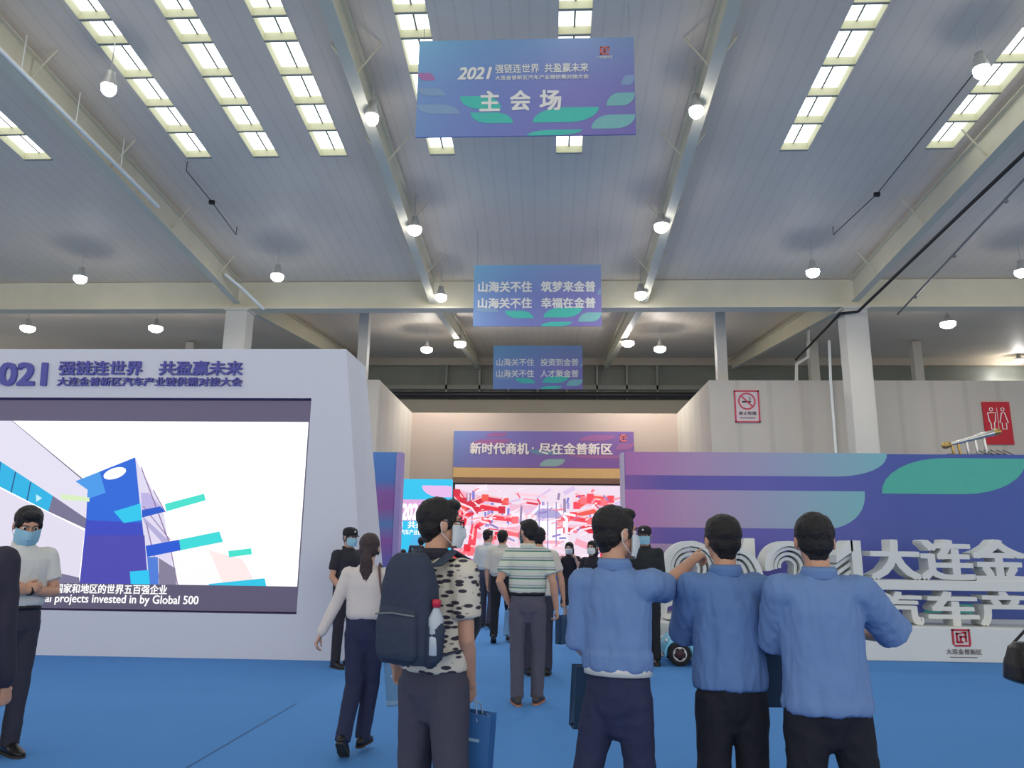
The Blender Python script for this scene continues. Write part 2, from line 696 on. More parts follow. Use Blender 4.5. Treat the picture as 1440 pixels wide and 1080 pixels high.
for i, x in ((0, BX[0]), (3, BX[3])):
    mb = MB()
    w0 = 0.36
    for sx in (-1, 1):
        mb.box((x + sx * w0 - (0.03 if sx > 0 else 0), VAL_Y - 0.3, 0), (x + sx * w0 + (0 if sx > 0 else 0.03), VAL_Y + 0.3, ZB))
    mb.box((x - w0 + 0.03, VAL_Y - 0.02, 0), (x + w0 - 0.03, VAL_Y + 0.02, ZB))
    mb.box((x - w0 - 0.06, VAL_Y - 0.34, ZB - 0.05), (x + w0 + 0.06, VAL_Y + 0.34, ZB + 0.02))
    mb.box((x - w0 - 0.1, VAL_Y - 0.38, 0), (x + w0 + 0.1, VAL_Y + 0.38, 0.04))
    mb.box((x - w0 + 0.03, VAL_Y - 0.29, 0), (x + w0 - 0.03, VAL_Y - 0.26, ZB))
    solid('steel_column', mb, mat('column_paint', (206, 202, 192), 0.5, vary=0.05, scale=1), (x, VAL_Y, 0),
          'tall pale steel column rising behind the blue backdrop wall' if i else 'tall pale steel column rising behind the left screen booth', 'column')
for px, lab in ((268, 'slim pale post under the far roof above the screen booth, left of the big column'), (1006, 'slim pale post at the right corner of the recess opening'), (1143, 'short slim post behind the partition just left of the big right column'), (1288, 'slim pale post behind the partition right of the big right column'), (524, 'slim pale post at the left corner of the recess opening')):
    Yp = 35.0 if px not in (1006, 524) else PART_Y + 0.9
    x = at(px, 500, Yp).x + (0 if px != 524 else -0.35) + (0.2 if px == 1006 else 0)
    hw = 0.2 if Yp > 30 else 0.18
    mb = MB()
    mb.box((x - hw, Yp - hw, 0), (x + hw, Yp + hw, roof_z(Yp) - 0.1))
    mb.box((x - hw - 0.08, Yp - hw - 0.08, 0), (x + hw + 0.08, Yp + hw + 0.08, 0.03))
    solid('steel_post', mb, mat('column_paint', (206, 202, 192), 0.5, vary=0.05, scale=1), (x, Yp, 0), lab, 'post')

# pipes and cables
PIPEW = mat('white_pipe', (235, 238, 232), 0.4)
x = BX[3]
P = [at(1440, 216, 14.6), at(1320, 330, 18.4), at(1207, 438, 23.5), at(1181, 441, 23.6), at(1150, 474, 28.5), at(1119, 506, 32.0)]
mb = MB()
P0 = P[0] + (P[0] - P[1]) * 1.2
mb.tube([P0] + P, 0.045, 8)
solid('power_cable', mb, mat('black_cable', (28, 28, 30), 0.5), P[2], 'thick black cable running down the right roof beam and around the column head', 'cable', smooth=True)
mb = MB()
A_, B_ = at(1440, 252, 15.2), at(1262, 442, 23.8)
mb.tube([A_ + (A_ - B_), A_, B_], 0.03, 8)
for f in (0.1, 0.45, 0.8):
    q = A_.lerp(B_, f)
    mb.ball(q + V((0, 0, -0.06)), 0.05, None, 8, 6)
solid('sprinkler_pipe', mb, mat('grey_pipe', (120, 122, 120), 0.4), B_, 'thin grey sprinkler pipe beside the black cable at upper right', 'pipe', smooth=True)
mb = MB()
mb.tube([at(1166, 480, 25.4), at(1168, 534, 25.4), at(1176, 640, 25.4), at(1182, 700, 25.4)], 0.045, 8)
q = at(1182, 700, 25.4)
mb.tube([q, (q.x, q.y, 0.05)], 0.045, 8)
solid('white_riser_pipe', mb, PIPEW, (q.x, q.y, 0), 'thin white vertical pipe on the partition left of the big right column', 'pipe', smooth=True)
mb = MB()
q = at(1136, 502, 32)
mb.tube([(q.x + 0.1, q.y, roof_z(q.y) - 0.1), q, at(1120, 512, 31.8), at(1120, 540, 31.8)], 0.07, 8)
solid('bent_white_pipe', mb, PIPEW, at(1120, 540, 31.8), 'short bent white pipe hanging above the partition left of the column', 'pipe', smooth=True)
mb = MB()
A_, B_ = on_roof(0, 70, 0.8), on_roof(222, 290, 0.8)
mb.tube([A_ + (A_ - B_) * 0.3, A_, B_], 0.05, 8)
for f in (0.1, 0.4, 0.7):
    q = A_.lerp(B_, f)
    mb.tube([q, (q.x, q.y, roof_z(q.y) - 0.02)], 0.015, 6)
solid('conduit_pipe', mb, PIPEW, A_, 'long thin pale conduit pipe beside the far left roof beam', 'pipe', smooth=True)
mb = MB()
mb.tube([at(317, 386, 22.3), at(340, 405, 22.8), at(370, 434, 23.6)], 0.05, 8)
solid('conduit_pipe', mb, PIPEW, at(317, 386, 22.3), 'short bright conduit pipe by the left column head', 'pipe', smooth=True)
for i, (pa, pb, pc, lab) in enumerate((((1372, 100), (1233, 273), (1172, 330), 'dark thin cable with a small black clamp hanging under the right roof'), ((262, 240), (298, 284), (332, 330), 'dark thin cable with a small black clamp hanging under the left roof'))):
    mb = MB()
    q = [on_roof(*p, 0.25) for p in (pa, pb, pc)]
    mb.tube(q, 0.012, 6)
    mb.box(tuple(q[1] - V((0.07, 0.04, 0.06))), tuple(q[1] + V((0.07, 0.04, 0.04))))
    mb.tube([q[0], q[0] + V((0, 0, 0.25))], 0.01, 6)
    mb.tube([q[2], q[2] + V((0, 0, 0.25))], 0.01, 6)
    solid('roof_cable', mb, mat('black_cable', (28, 28, 30), 0.5), q[1], lab, 'cable')

# high-bay lamps
LENS = glow('lamp_lens', (250, 250, 255), 22)
HOUS = mat('lamp_housing', (190, 190, 186), 0.4, 0.3)
LAMPS = [(153, 123, 1, 'left of the leftmost long skylights, near the white conduit'), (523, 165, 1, 'just left of the largest hanging banner'), (979, 155, 1, 'on the roof beam right of the largest hanging banner'),
         (1380, 98, 1, 'beside the rightmost skylight strip'), (583, 322, 1, 'on the left centre beam above the middle banner'), (930, 318, 1, 'on the right centre beam above the middle banner'),
         (113, 391, 1, 'far left over the booth, nearer roof'), (390, 388, 1, 'right of the left column head'), (1143, 382, 1, 'left of the right column head'), (620, 417, 1, 'just left of the middle hanging banner'),
         (901, 414, 1, 'just right of the middle hanging banner'), (1437, 382, 1, 'at the right edge of the photo under the roof'),
         (39, 461, 2, 'far left above the booth, beyond the valley beam'), (219, 461, 2, 'above the booth, left of the left column'), (1333, 455, 2, 'right of the right column, beyond the valley beam'), (1433, 507, 2, 'lowest at far right, above the partition'),
         (600, 491, 2, 'far, left of the smallest banner, outermost'), (647, 483, 2, 'far, close to the left of the smallest banner'), (883, 482, 2, 'far, close to the right of the smallest banner'), (928, 490, 2, 'far, right of the smallest banner, outermost')]
for px, py, span, lab in LAMPS:
    if span == 1:
        p = on_roof(px, py, 1.0)
    elif py == 507:
        p = at(px, py, 39.0)
    else:
        p = on_roof2(px, py, 0.95)
        if p.y > 38.5 or p.y < VAL_Y:
            p = at(px, py, 37.0)
    rz_ = roof_z(p.y) - p.z
    t = empty('high_bay_lamp', p, 'glowing high bay lamp ' + lab, 'lamp', 'high bay lamps under the roof')
    r_ = (0.14 if p.y < 17 else 0.19) if span == 1 else 0.26
    mb = MB()
    mb.lathe([(0.03, 0.34), (0.08, 0.32), (0.09, 0.2), (0.12, 0.12), (r_ + 0.01, 0.02), (r_ + 0.01, 0.01), (r_ - 0.01, 0.01), (r_ - 0.01, 0.03), (0.1, 0.1), (0.02, 0.11)], (0, 0, 0.02), 20)
    mb.build('housing', HOUS, t, True)
    mb = MB()
    mb.tube([(0, 0, 0.34), (0, 0, rz_)], 0.012, 6)
    mb.build('hanger_rod', HOUS, t, True)
    mb = MB()
    mb.lathe([(r_ - 0.02, 0.03), (r_, -0.02), (r_ * 0.92, -0.09), (r_ * 0.6, -0.15), (0.01, -0.18)], (0, 0, 0), 20)
    mb.build('lens', LENS, t, True)
    for kind_, en, zz_ in (('POINT', LAMP_W * (1 if p.y < VAL_Y else 8), -0.3), ('SPOT', LAMP_DOWN * (0.35 if p.y < 17 else 1.0 if p.y < VAL_Y else 1.6), -0.28)):
        ld = bpy.data.lights.new('lamp_light', kind_)
        ld.shadow_soft_size = 0.06
        ld.energy = en
        ld.color = (1.0, 0.96, 0.88)
        if kind_ == 'SPOT':
            ld.spot_size = R(165)
            ld.spot_blend = 1.0
        lo = bpy.data.objects.new('lamp_light', ld)
        COL.objects.link(lo)
        lo.parent = t
        lo.location = (0, 0, zz_)

# ------------------------------------------------------------------ signs
WHITEP = mat('print_white', (240, 238, 230), 0.6)
AQUA = mat('print_aqua', (84, 200, 184), 0.6)
AQUA2 = mat('print_pale_aqua', (130, 190, 190), 0.6)
ORANGE = mat('print_orange', (226, 110, 84), 0.6)
PALEP = mat('print_pale_blue', (140, 168, 200), 0.6)
BANNER = grad('banner_print', [(0.0, (122, 176, 214)), (0.35, (126, 150, 206)), (0.7, (142, 134, 194)), (1.0, (134, 122, 180))], 'X',
              [(0.0, (116, 108, 184)), (0.5, (126, 136, 200)), (1.0, (130, 190, 216))], 0.45)


def leaf(x0, x1, z0, z1, y, mb, mi, flip=False):
    """leaf shape with two sharp and two rounded corners"""
    n = 8
    rx, rz = (x1 - x0) * 0.45, (z1 - z0)
    pts = [(x0, z0), (x1 - rx, z0)]
    for i in range(1, n + 1):
        a = math.pi / 2 * i / n
        pts.append((x1 - rx + rx * math.sin(a), z0 + rz * (1 - math.cos(a))))
    pts.append((x0 + rx, z1))
    for i in range(1, n):
        a = math.pi / 2 * i / n
        pts.append((x0 + rx - rx * math.sin(a), z1 - rz * (1 - math.cos(a))))
    if flip:
        pts = [(x0 + x1 - x, z) for x, z in pts][::-1]
    mb.face([(x, y, z) for x, z in pts], mi)


def banner(px0, py0, px1, py1, Y, label, lines, leaves, logo=True, cords=True, group='hanging banners'):
    a, b = at(px0, py1, Y), at(px1, py0, Y)
    x0, x1, z0, z1 = a.x, b.x, a.z, b.z
    W, Hh = x1 - x0, z1 - z0
    t = empty('hanging_banner', ((x0 + x1) / 2, Y, z0), label, 'banner', group)
    mb = MB()
    mb.box((x0, Y, z0), (x1, Y + 0.03, z1))
    pn = part('panel', mb, BANNER, t)
    for (u0_, u1_, v0_, v1_, mi, fl_) in leaves:
        mb = MB()
        leaf(x0 + W * u0_, x0 + W * u1_, z0 + Hh * v0_, z0 + Hh * v1_, Y - 0.004, mb, 0, fl_)
        part('leaf_print', mb, [AQUA, AQUA2, PALEP, mat('print_pink', (176, 124, 176), 0.6)][mi], pn, base=t)
    for (s_, u0_, u1_, v0_, v1_, bold, sh) in lines:
        mb = text_mb(s_, x0 + W * u0_, x0 + W * u1_, z0 + Hh * v0_, z0 + Hh * v1_, Y - 0.006, 0.006, bold, sh)
        part('lettering', mb, WHITEP, t)
    if logo:
        mb = MB()
        u, v, s_ = logo
        cx, cz, q = x0 + W * u, z0 + Hh * v, Hh * s_
        for (ax, az, bx, bz) in ((-1, -1, 1, -.7), (-1, .7, 1, 1), (-1, -1, -.7, 1), (.7, -.2, 1, 1), (-.4, -.4, .4, -.1), (-.4, .1, .4, .4), (-.15, -.4, .15, .4)):
            mb.box((cx + ax * q, Y - 0.008, cz + az * q), (cx + bx * q, Y - 0.002, cz + bz * q))
        part('seal_logo', mb, ORANGE, t)
        mb = MB()
        text_mb('大连金普新区', cx - q * 1.7, cx + q * 1.7, cz - q * 2.0, cz - q * 1.3, Y - 0.006, 0.005, 0.0, mb=mb)
        part('logo_lettering', mb, WHITEP, t)
    if cords:
        for x in (x0 + 0.08, x1 - 0.08):
            mb = MB()
            mb.tube([(x, Y + 0.015, z1 - 0.01), (x, Y + 0.015, roof_z(Y) - 0.02)], 0.006, 6)
            part('cord', mb, mat('grey_cord', (150, 150, 150), 0.6), t)
    return t


LV = [(0.25, 0.445, 0.13, 0.24, 0, True), (0.2, 0.39, 0.28, 0.41, 0, True), (0.535, 0.835, 0.13, 0.28, 0, False), (0.51, 0.76, 0.0, 0.055, 0, False), (0.8, 0.999, 0.06, 0.2, 1, False), (0.87, 0.999, 0.29, 0.42, 1, False), (0.94, 0.999, 0.5, 0.6, 2, False),
      (0.0, 0.2, 0.23, 0.33, 2, True), (0.0, 0.13, 0.42, 0.5, 2, True), (0.0, 0.08, 0.58, 0.66, 3, True)]
BAN1 = banner(584, 52, 891, 193, 12.1, 'largest hanging blue purple banner with three big white characters', [
    ('2021', 0.185, 0.345, 0.58, 0.71, 0.03, 0.25), ('强链连世界  共盈赢未来', 0.36, 0.79, 0.64, 0.735, 0.015, 0), ('大连金普新区汽车产业链供需对接大会', 0.36, 0.79, 0.57, 0.615, 0.012, 0),
    ('主', 0.29, 0.385, 0.25, 0.46, 0.03, 0), ('会', 0.43, 0.525, 0.25, 0.46, 0.03, 0), ('场', 0.565, 0.665, 0.25, 0.46, 0.03, 0)], LV, (0.865, 0.86, 0.042))
LV2 = [(0.25, 0.47, 0.13, 0.25, 0, True), (0.55, 0.85, 0.14, 0.3, 0, False), (0.53, 0.77, 0.0, 0.07, 0, False), (0.82, 0.999, 0.07, 0.22, 1, False), (0.97, 0.999, 0.5, 0.6, 2, False), (0.02, 0.2, 0.23, 0.3, 2, True)]
banner(665, 372, 845, 459, 20.5, 'middle hanging banner with two bright lines of white characters', [
    ('山海关不住', 0.035, 0.46, 0.55, 0.73, 0.035, 0), ('筑梦来金普', 0.53, 0.955, 0.55, 0.73, 0.035, 0), ('山海关不住', 0.035, 0.46, 0.29, 0.46, 0.035, 0), ('幸福在金普', 0.53, 0.955, 0.29, 0.46, 0.035, 0)], LV2, None)
banner(693, 486, 819, 547, 29.0, 'smallest hanging banner farthest away above the recess with two lines of characters', [
    ('山海关不住', 0.035, 0.46, 0.53, 0.7, 0.02, 0), ('投资到金普', 0.53, 0.955, 0.53, 0.7, 0.02, 0), ('山海关不住', 0.035, 0.46, 0.27, 0.44, 0.02, 0), ('人才聚金普', 0.53, 0.955, 0.27, 0.44, 0.02, 0)], LV2, None)
# wide banner fixed on the recess wall
Y = BACK_Y - 0.12
a, b = at(637, 657, Y), at(891, 607, Y)
t = empty('wall_banner', ((a.x + b.x) / 2, Y, a.z), 'wide purple banner with one line of characters on the recess wall above the red screen', 'banner')
mb = MB()
mb.box((a.x, Y, a.z), (b.x, Y + 0.1, b.z))
pn = part('panel', mb, grad('wall_banner_print', [(0.0, (92, 130, 176)), (0.2, (112, 112, 172)), (0.5, (112, 90, 156)), (1.0, (120, 72, 138))], 'X', [(0, (130, 84, 150)), (1, (110, 104, 160))], 0.4), t)
W, Hh = b.x - a.x, b.z - a.z
for (u0_, u1_, v0_, v1_, mi, fl_) in ((0.48, 0.62, 0.04, 0.24, 1, False), (0.42, 0.6, 0.35, 0.5, 0, True), (0.1, 0.32, 0.62, 0.78, 3, False), (0.18, 0.3, 0.84, 0.95, 3, False), (0.7, 0.9, 0.74, 0.9, 3, False), (0.64, 0.99, 0.26, 0.36, 3, True), (0.9, 0.999, 0.5, 0.68, 3, False)):
    mb = MB()
    leaf(a.x + W * u0_, a.x + W * u1_, a.z + Hh * v0_, a.z + Hh * v1_, Y - 0.004, mb, 0, fl_)
    part('leaf_print', mb, [mat('print_dim_teal', (100, 130, 156), 0.6), mat('print_sage', (134, 160, 158), 0.6), PALEP, mat('print_dusky_pink', (148, 92, 142), 0.6)][mi], pn, base=t)
mb = MB()
text_mb('新时代商机', a.x + W * 0.092, a.x + W * 0.42, a.z + Hh * 0.36, a.z + Hh * 0.68, Y - 0.006, 0.006, 0.03, mb=mb)
text_mb('·', a.x + W * 0.437, a.x + W * 0.447, a.z + Hh * 0.50, a.z + Hh * 0.56, Y - 0.006, 0.006, 0.03, mb=mb)
text_mb('尽在金普新区', a.x + W * 0.475, a.x + W * 0.882, a.z + Hh * 0.36, a.z + Hh * 0.68, Y - 0.006, 0.006, 0.03, mb=mb)
part('lettering', mb, mat('print_cream', (226, 214, 206), 0.6), t)
mb = MB()
cx, cz, q = a.x + W * 0.943, a.z + Hh * 0.82, Hh * 0.09
for (ax, az, bx, bz) in ((-1, -1, 1, -.7), (-1, .7, 1, 1), (-1, -1, -.7, 1), (.7, -.2, 1, 1), (-.4, -.4, .4, -.1), (-.4, .1, .4, .4), (-.15, -.4, .15, .4)):
    mb.box((cx + ax * q, Y - 0.008, cz + az * q), (cx + bx * q, Y - 0.002, cz + bz * q))
part('seal_logo', mb, ORANGE, t)

# no smoking sign on the partition
Y = PART_Y - 0.04
a, b = at(1034, 594, Y), at(1067, 549, Y)
W, Hh = b.x - a.x, b.z - a.z
RED = mat('sign_red', (196, 60, 84), 0.6)
t = empty('no_smoking_sign', ((a.x + b.x) / 2, Y, a.z), 'white no smoking sign with a red border on the partition wall', 'sign')
mb = MB()
mb.box((a.x, Y, a.z), (b.x, Y + 0.04, b.z))
part('sign_board', mb, mat('sign_white', (206, 190, 190), 0.6), t)
mb = MB()
for q in ((0, 0, 1, .045), (0, .955, 1, 1), (0, 0, .06, 1), (.94, 0, 1, 1)):
    mb.box((a.x + W * q[0], Y - 0.01, a.z + Hh * q[1]), (a.x + W * q[2], Y, a.z + Hh * q[3]))
part('border', mb, RED, t)
mb = MB()
cx, cz, rr = a.x + W * 0.5, a.z + Hh * 0.66, W * 0.32
mb.ribbon([(cx + rr * math.cos(2 * math.pi * i / 28), cz + rr * math.sin(2 * math.pi * i / 28)) for i in range(29)], W * 0.06, Y - 0.006)
mb.ribbon([(cx - rr * 0.7, cz + rr * 0.7), (cx + rr * 0.7, cz - rr * 0.7)], W * 0.06, Y - 0.007)
mb.cur = 1
mb.ribbon([(cx - rr * 0.6, cz - 0.02), (cx + rr * 0.5, cz - 0.02)], W * 0.07, Y - 0.005)
mb.ribbon([(cx + rr * 0.35, cz + 0.03), (cx + rr * 0.45, cz + 0.1), (cx + rr * 0.3, cz + 0.16)], W * 0.03, Y - 0.005)
part('pictogram', mb, [RED, mat('sign_black', (50, 46, 50), 0.6)], t)
mb = text_mb('禁止吸烟', a.x + W * 0.16, a.x + W * 0.84, a.z + Hh * 0.23, a.z + Hh * 0.34, Y - 0.004, 0.004, 0.01)
text_mb('NO SMOKING', a.x + W * 0.2, a.x + W * 0.8, a.z + Hh * 0.12, a.z + Hh * 0.17, Y - 0.004, 0.004, 0.0, mb=mb)
part('lettering', mb, mat('sign_black', (50, 46, 50), 0.6), t)

# toilet sign, tilted a little
Y = PART_Y - 0.05
a, b = at(1388, 625, Y), at(1419, 565, Y)
W, Hh = b.x - a.x, b.z - a.z
t = empty('toilet_sign', ((a.x + b.x) / 2, Y, a.z), 'red toilet sign with white man and woman outlines on the partition wall', 'sign')
mb = MB()
mb.box((a.x, Y, a.z), (b.x, Y + 0.04, b.z))
part('sign_board', mb, mat('toilet_red', (190, 26, 44), 0.5), t)
mb = MB()
for u, woman in ((0.3, 0), (0.72, 1)):
    cx = a.x + W * u
    hz = a.z + Hh * 0.82
    mb.ribbon([(cx + 0.055 * math.cos(2 * math.pi * i / 14), hz + 0.055 * math.sin(2 * math.pi * i / 14)) for i in range(15)], 0.022, Y - 0.004)
    if woman:
        ol = [(-.05, .74), (.05, .74), (.14, .5), (.07, .5), (.07, .36), (-.07, .36), (-.07, .5), (-.14, .5), (-.05, .74)]
    else:
        ol = [(-.13, .74), (.13, .74), (.1, .55), (.06, .5), (.05, .36), (-.05, .36), (-.06, .5), (-.1, .55), (-.13, .74)]
    mb.ribbon([(cx + x * W * 1.1, a.z + Hh * z) for x, z in ol], 0.03, Y - 0.004)
mb.ribbon([(a.x + W * 0.51, a.z + Hh * 0.36), (a.x + W * 0.51, a.z + Hh * 0.86)], 0.015, Y - 0.004)
part('pictogram', mb, WHITEP, t)

# ------------------------------------------------------------------ left booth with the big screen
BW = mat('booth_white', (214, 216, 226), 0.55, vary=0.02, scale=0.5)
BY = ground(250, 925).y
zt = at(300, 491, BY).z
xtR = at(487, 491, BY).x
xbR = at(516, 925, BY).x
xL = -12.0
p = at(438, 560, BY)
oR, oT = p.x, p.z
oB = at(300, 862, BY).z
oRb = at(422, 862, BY).x
oL = -11.2
BD = 1.15
t = empty('video_wall_booth', ((xL + xbR) / 2, BY, 0), 'big white booth wall at left that frames the video screen', 'booth')
mb = MB()
# front face around the opening, sides, top and back


def xr(z):
    return xbR + (xtR - xbR) * z / zt


mb.face([(xL, BY, 0), (xr(0), BY, 0), (xr(oB), BY, oB), (xL, BY, oB)])
mb.face([(xL, BY, oB), (oL, BY, oB), (oL, BY, oT), (xL, BY, oT)])
mb.face([(oR, BY, oB), (xr(oB), BY, oB), (xr(oT), BY, oT), (oR, BY, oT)])
mb.face([(xL, BY, oT), (xr(oT), BY, oT), (xr(zt), BY, zt), (xL, BY, zt)])
# the right side leans out a little more at the back foot
bk = lambda z: xr(z) + 0.02 + 0.06 * (1 - z / zt)
mb.face([(xr(0), BY, 0), (bk(0), BY + BD, 0), (bk(zt), BY + BD, zt), (xr(zt), BY, zt)])
mb.face([(xL, BY, zt), (xr(zt), BY, zt), (bk(zt), BY + BD, zt), (xL, BY + BD, zt)])
mb.face([(xL, BY + BD, 0), (xL, BY + BD, zt), (bk(zt), BY + BD, zt), (bk(0), BY + BD, 0)])
mb.face([(xL, BY, 0), (xL, BY, zt), (xL, BY + BD, zt), (xL, BY + BD, 0)])
part('wall_shell', mb, BW, t)
mb = MB()
RD = 0.25
mb.face([(oL, BY, oT), (oR, BY, oT), (oR, BY + RD, oT), (oL, BY + RD, oT)])
mb.face([(oL, BY, oB), (oL, BY + RD, oB), (oR, BY + RD, oB), (oR, BY, oB)])
mb.face([(oR, BY, oB), (oR, BY + RD, oB), (oR, BY + RD, oT), (oR, BY, oT)])
mb.face([(oL, BY, oB), (oL, BY, oT), (oL, BY + RD, oT), (oL, BY + RD, oB)])
mb.face([(oL, BY + RD, oB), (oR, BY + RD, oB), (oR, BY + RD, oT), (oL, BY + RD, oT)])
part('screen_recess', mb, mat('recess_purple', (92, 86, 128), 0.6), t)
PURPLE = mat('booth_purple_letters', (92, 92, 170), 0.6)


def bt(px0, px1, py0, py1, s_, bold, shear, mb):
    a, b = at(px0, py1, BY), at(px1, py0, BY)
    text_mb(s_, a.x, b.x, a.z, b.z, BY - 0.002, 0.03, bold, shear, mb=mb)


mb = MB()
bt(-28, 71, 510, 543, '2021', 0.035, -0.05, mb)
part('year_lettering', mb, PURPLE, t)
mb = MB()
bt(83, 203, 508, 528, '强链连世界', 0.025, 0, mb)
bt(224, 343, 508, 528, '共盈赢未来', 0.025, 0, mb)
part('slogan_lettering', mb, PURPLE, t)
mb = MB()
bt(81, 342, 531, 543, '大连金普新区汽车产业链供需对接大会', 0.02, 0, mb)
part('title_lettering', mb, PURPLE, t)

# the LED screen standing in the recess
SY = BY + 0.10
sz1, sz0 = oT - 0.02, oB + 0.02
sx0, sx1 = oL + 0.05, oR - 0.02
scr = empty('video_screen', ((sx0 + sx1) / 2, SY, sz0), 'large glowing video screen in the white booth showing a blue glass tower', 'screen')
mb = MB()
mb.box((sx0, SY, sz0), (sx1, SY + 0.14, sz1))
part('screen_cabinet', mb, glow('led_dark', (112, 104, 140), 0.55), scr)
IT = at(300, 593, SY).z
IB = at(300, 823, SY).z
IR = at(434, 593, SY).x
LED = {}


def led(rgb, s_=1.0):
    key = 'led_%d_%d_%d_%d' % (rgb[0], rgb[1], rgb[2], int(s_ * 100))
    return glow(key, rgb, s_)


pic, pm = MB(), []


def zz(x, y):
    q = at(x * 480 / 1127, 480 + y * 460 / 1080, SY)
    return (max(sx0 + 0.02, min(IR, q.x)), max(IB, min(IT, q.z)))


def poly(pts, rgb, s_=1.0, layer=1):
    m = led(rgb, s_)
    if m not in pm:
        pm.append(m)
    q = [zz(*p) for p in pts]
    ar = sum(q[i][0] * q[(i + 1) % len(q)][1] - q[(i + 1) % len(q)][0] * q[i][1] for i in range(len(q)))
    if ar < 0:
        q = q[::-1]
    pic.face([(x, SY - 0.002 - 0.001 * layer, z) for x, z in q], pm.index(m))


poly([(-1400, 255), (1020, 255), (1020, 815), (-1400, 815)], (255, 255, 255), 1.35, 0)
poly([(-500, 255), (40, 262), (290, 470), (285, 585), (0, 395), (-500, 60)], (226, 222, 240), 1.0, 1)
poly([(-300, 195), (0, 395), (175, 510), (160, 562), (0, 480), (-300, 330)], (8, 176, 226), 1.0, 2)
for a_, b_ in (((50, 430), (35, 498)), ((100, 463), (88, 525)), ((0, 398), (-8, 478))):
    poly([a_, (a_[0] + 4, a_[1] + 3), (b_[0] + 4, b_[1] + 3), b_], (4, 84, 140), 1.0, 3)
poly([(120, 505), (140, 518), (120, 530)], (190, 236, 250), 1.0, 3)
poly([(175, 510), (285, 585), (285, 620), (160, 562)], (112, 108, 140), 1.0, 2)
poly([(-300, 335), (0, 485), (160, 565), (280, 625), (262, 780), (0, 720), (-300, 640)], (224, 218, 236), 1.0, 1)
poly([(-300, 640), (0, 720), (262, 780), (262, 812), (-300, 812)], (120, 116, 150), 0.9, 1)
poly([(40, 262), (43, 262), (292, 468), (290, 472)], (90, 90, 120), 1.0, 3)
poly([(250, 462), (447, 383), (462, 530), (475, 640), (490, 812), (262, 812), (285, 590), (290, 490)], (44, 62, 190), 1.0, 4)
poly([(250, 462), (447, 383), (462, 530), (468, 600), (288, 590), (290, 490)], (14, 96, 214), 1.0, 5)
poly([(250, 462), (330, 430), (350, 500), (292, 520), (290, 490)], (60, 150, 232), 1.0, 6)
poly([(290, 640), (478, 640), (488, 812), (262, 812), (275, 700)], (66, 62, 172), 1.0, 6)
poly([(380 + 38 * math.cos(t_) * 0.97 + 20 * math.sin(t_) * 0.2, 436 - 38 * math.cos(t_) * 0.3 + 17 * math.sin(t_)) for t_ in [2 * math.pi * i / 24 for i in range(24)]], (255, 246, 255), 1.2, 7)
poly([(447, 383), (465, 420), (540, 555), (555, 655), (582, 812), (490, 812), (475, 640), (462, 530)], (222, 216, 240), 1.0, 4)
poly([(466, 500), (492, 500), (545, 560), (470, 575)], (186, 176, 226), 1.0, 5)
poly([(470, 575), (555, 655), (560, 690), (478, 600)], (176, 170, 214), 1.0, 5)
for a_, b_ in (((465, 415), (556, 660)), ((505, 490), (545, 565)), ((472, 545), (560, 655)), ((556, 655), (584, 812)), ((482, 600), (528, 812))):
    poly([a_, (a_[0] + 4, a_[1]), (b_[0] + 4, b_[1]), b_], (140, 112, 160), 1.0, 6)
poly([(377, 562), (465, 535), (470, 590), (410, 600)], (20, 196, 236), 1.0, 8)
poly([(470, 557), (530, 545), (548, 562), (470, 582)], (0, 80, 200), 1.0, 8)
poly([(545, 537), (675, 503), (680, 525), (550, 562)], (60, 222, 204), 1.0, 8)
poly([(545, 575), (700, 545), (760, 690), (850, 740), (880, 812), (582, 812), (556, 655)], (246, 240, 248), 1.1, 2)
poly([(690, 690), (800, 720), (850, 812), (740, 812)], (246, 228, 226), 1.05, 3)
poly([(482, 675), (593, 655), (597, 690), (487, 712)], (0, 80, 208), 1.0, 8)
poly([(593, 655), (725, 628), (737, 662), (597, 690)], (44, 216, 216), 1.0, 8)
poly([(755, 692), (830, 683), (833, 703), (757, 713)], (60, 224, 204), 1.0, 8)
poly([(525, 715), (580, 750), (582, 812), (525, 812)], (130, 122, 150), 1.0, 7)
poly([(487, 712), (522, 712), (524, 812), (492, 812)], (70, 120, 214), 1.0, 7)
poly([(430, 760), (492, 755), (495, 812), (432, 812)], (20, 196, 240), 1.0, 9)
poly([(690, 801), (875, 782), (880, 812), (690, 812)], (30, 196, 230), 1.0, 8)
poly([(200, 505), (245, 508), (297, 516), (297, 530), (245, 526), (205, 522)], (214, 236, 190), 1.0, 9)
part('picture', pic, pm, scr)


def sub(px0, px1, py0, py1, s_, bold):
    a, b = at(px0, py1, SY), at(px1, py0, SY)
    mb = text_mb(s_, a.x, b.x, a.z, b.z, SY - 0.004, 0.002, bold)
    part('subtitle', mb, glow('led_text', (255, 255, 255), 1.1), scr)


sub(77, 236, 822.5, 834, '国家和地区的世界五百强企业', 0.018)
sub(19, 280, 838, 849.5, 'industrial projects invested in by Global 500', 0.014)

# ------------------------------------------------------------------ right backdrop wall and platform
WY = ground(1280, 930).y + 1.6
wt = at(1000, 637, WY).z
wx0 = at(879, 700, WY).x
wx1 = 10.6
t = empty('backdrop_wall', ((wx0 + wx1) / 2, WY, 0), 'long blue and purple printed backdrop wall behind the white letters', 'backdrop')
mb = MB()
mb.box((wx0, WY, 0), (wx1, WY + 0.35, wt))
pn = part('panel', mb, grad('backdrop_print', [(0.0, (140, 96, 172)), (0.08, (104, 90, 176)), (0.25, (98, 96, 186)), (0.5, (72, 90, 172)), (1.0, (56, 94, 172))], 'X', rough=0.5), t)
mb = MB()
mb.box((wx0 - 0.05, WY - 0.01, 0), (wx0, WY + 0.36, wt))
part('edge_strip', mb, mat('edge_white', (196, 180, 204), 0.5), t)


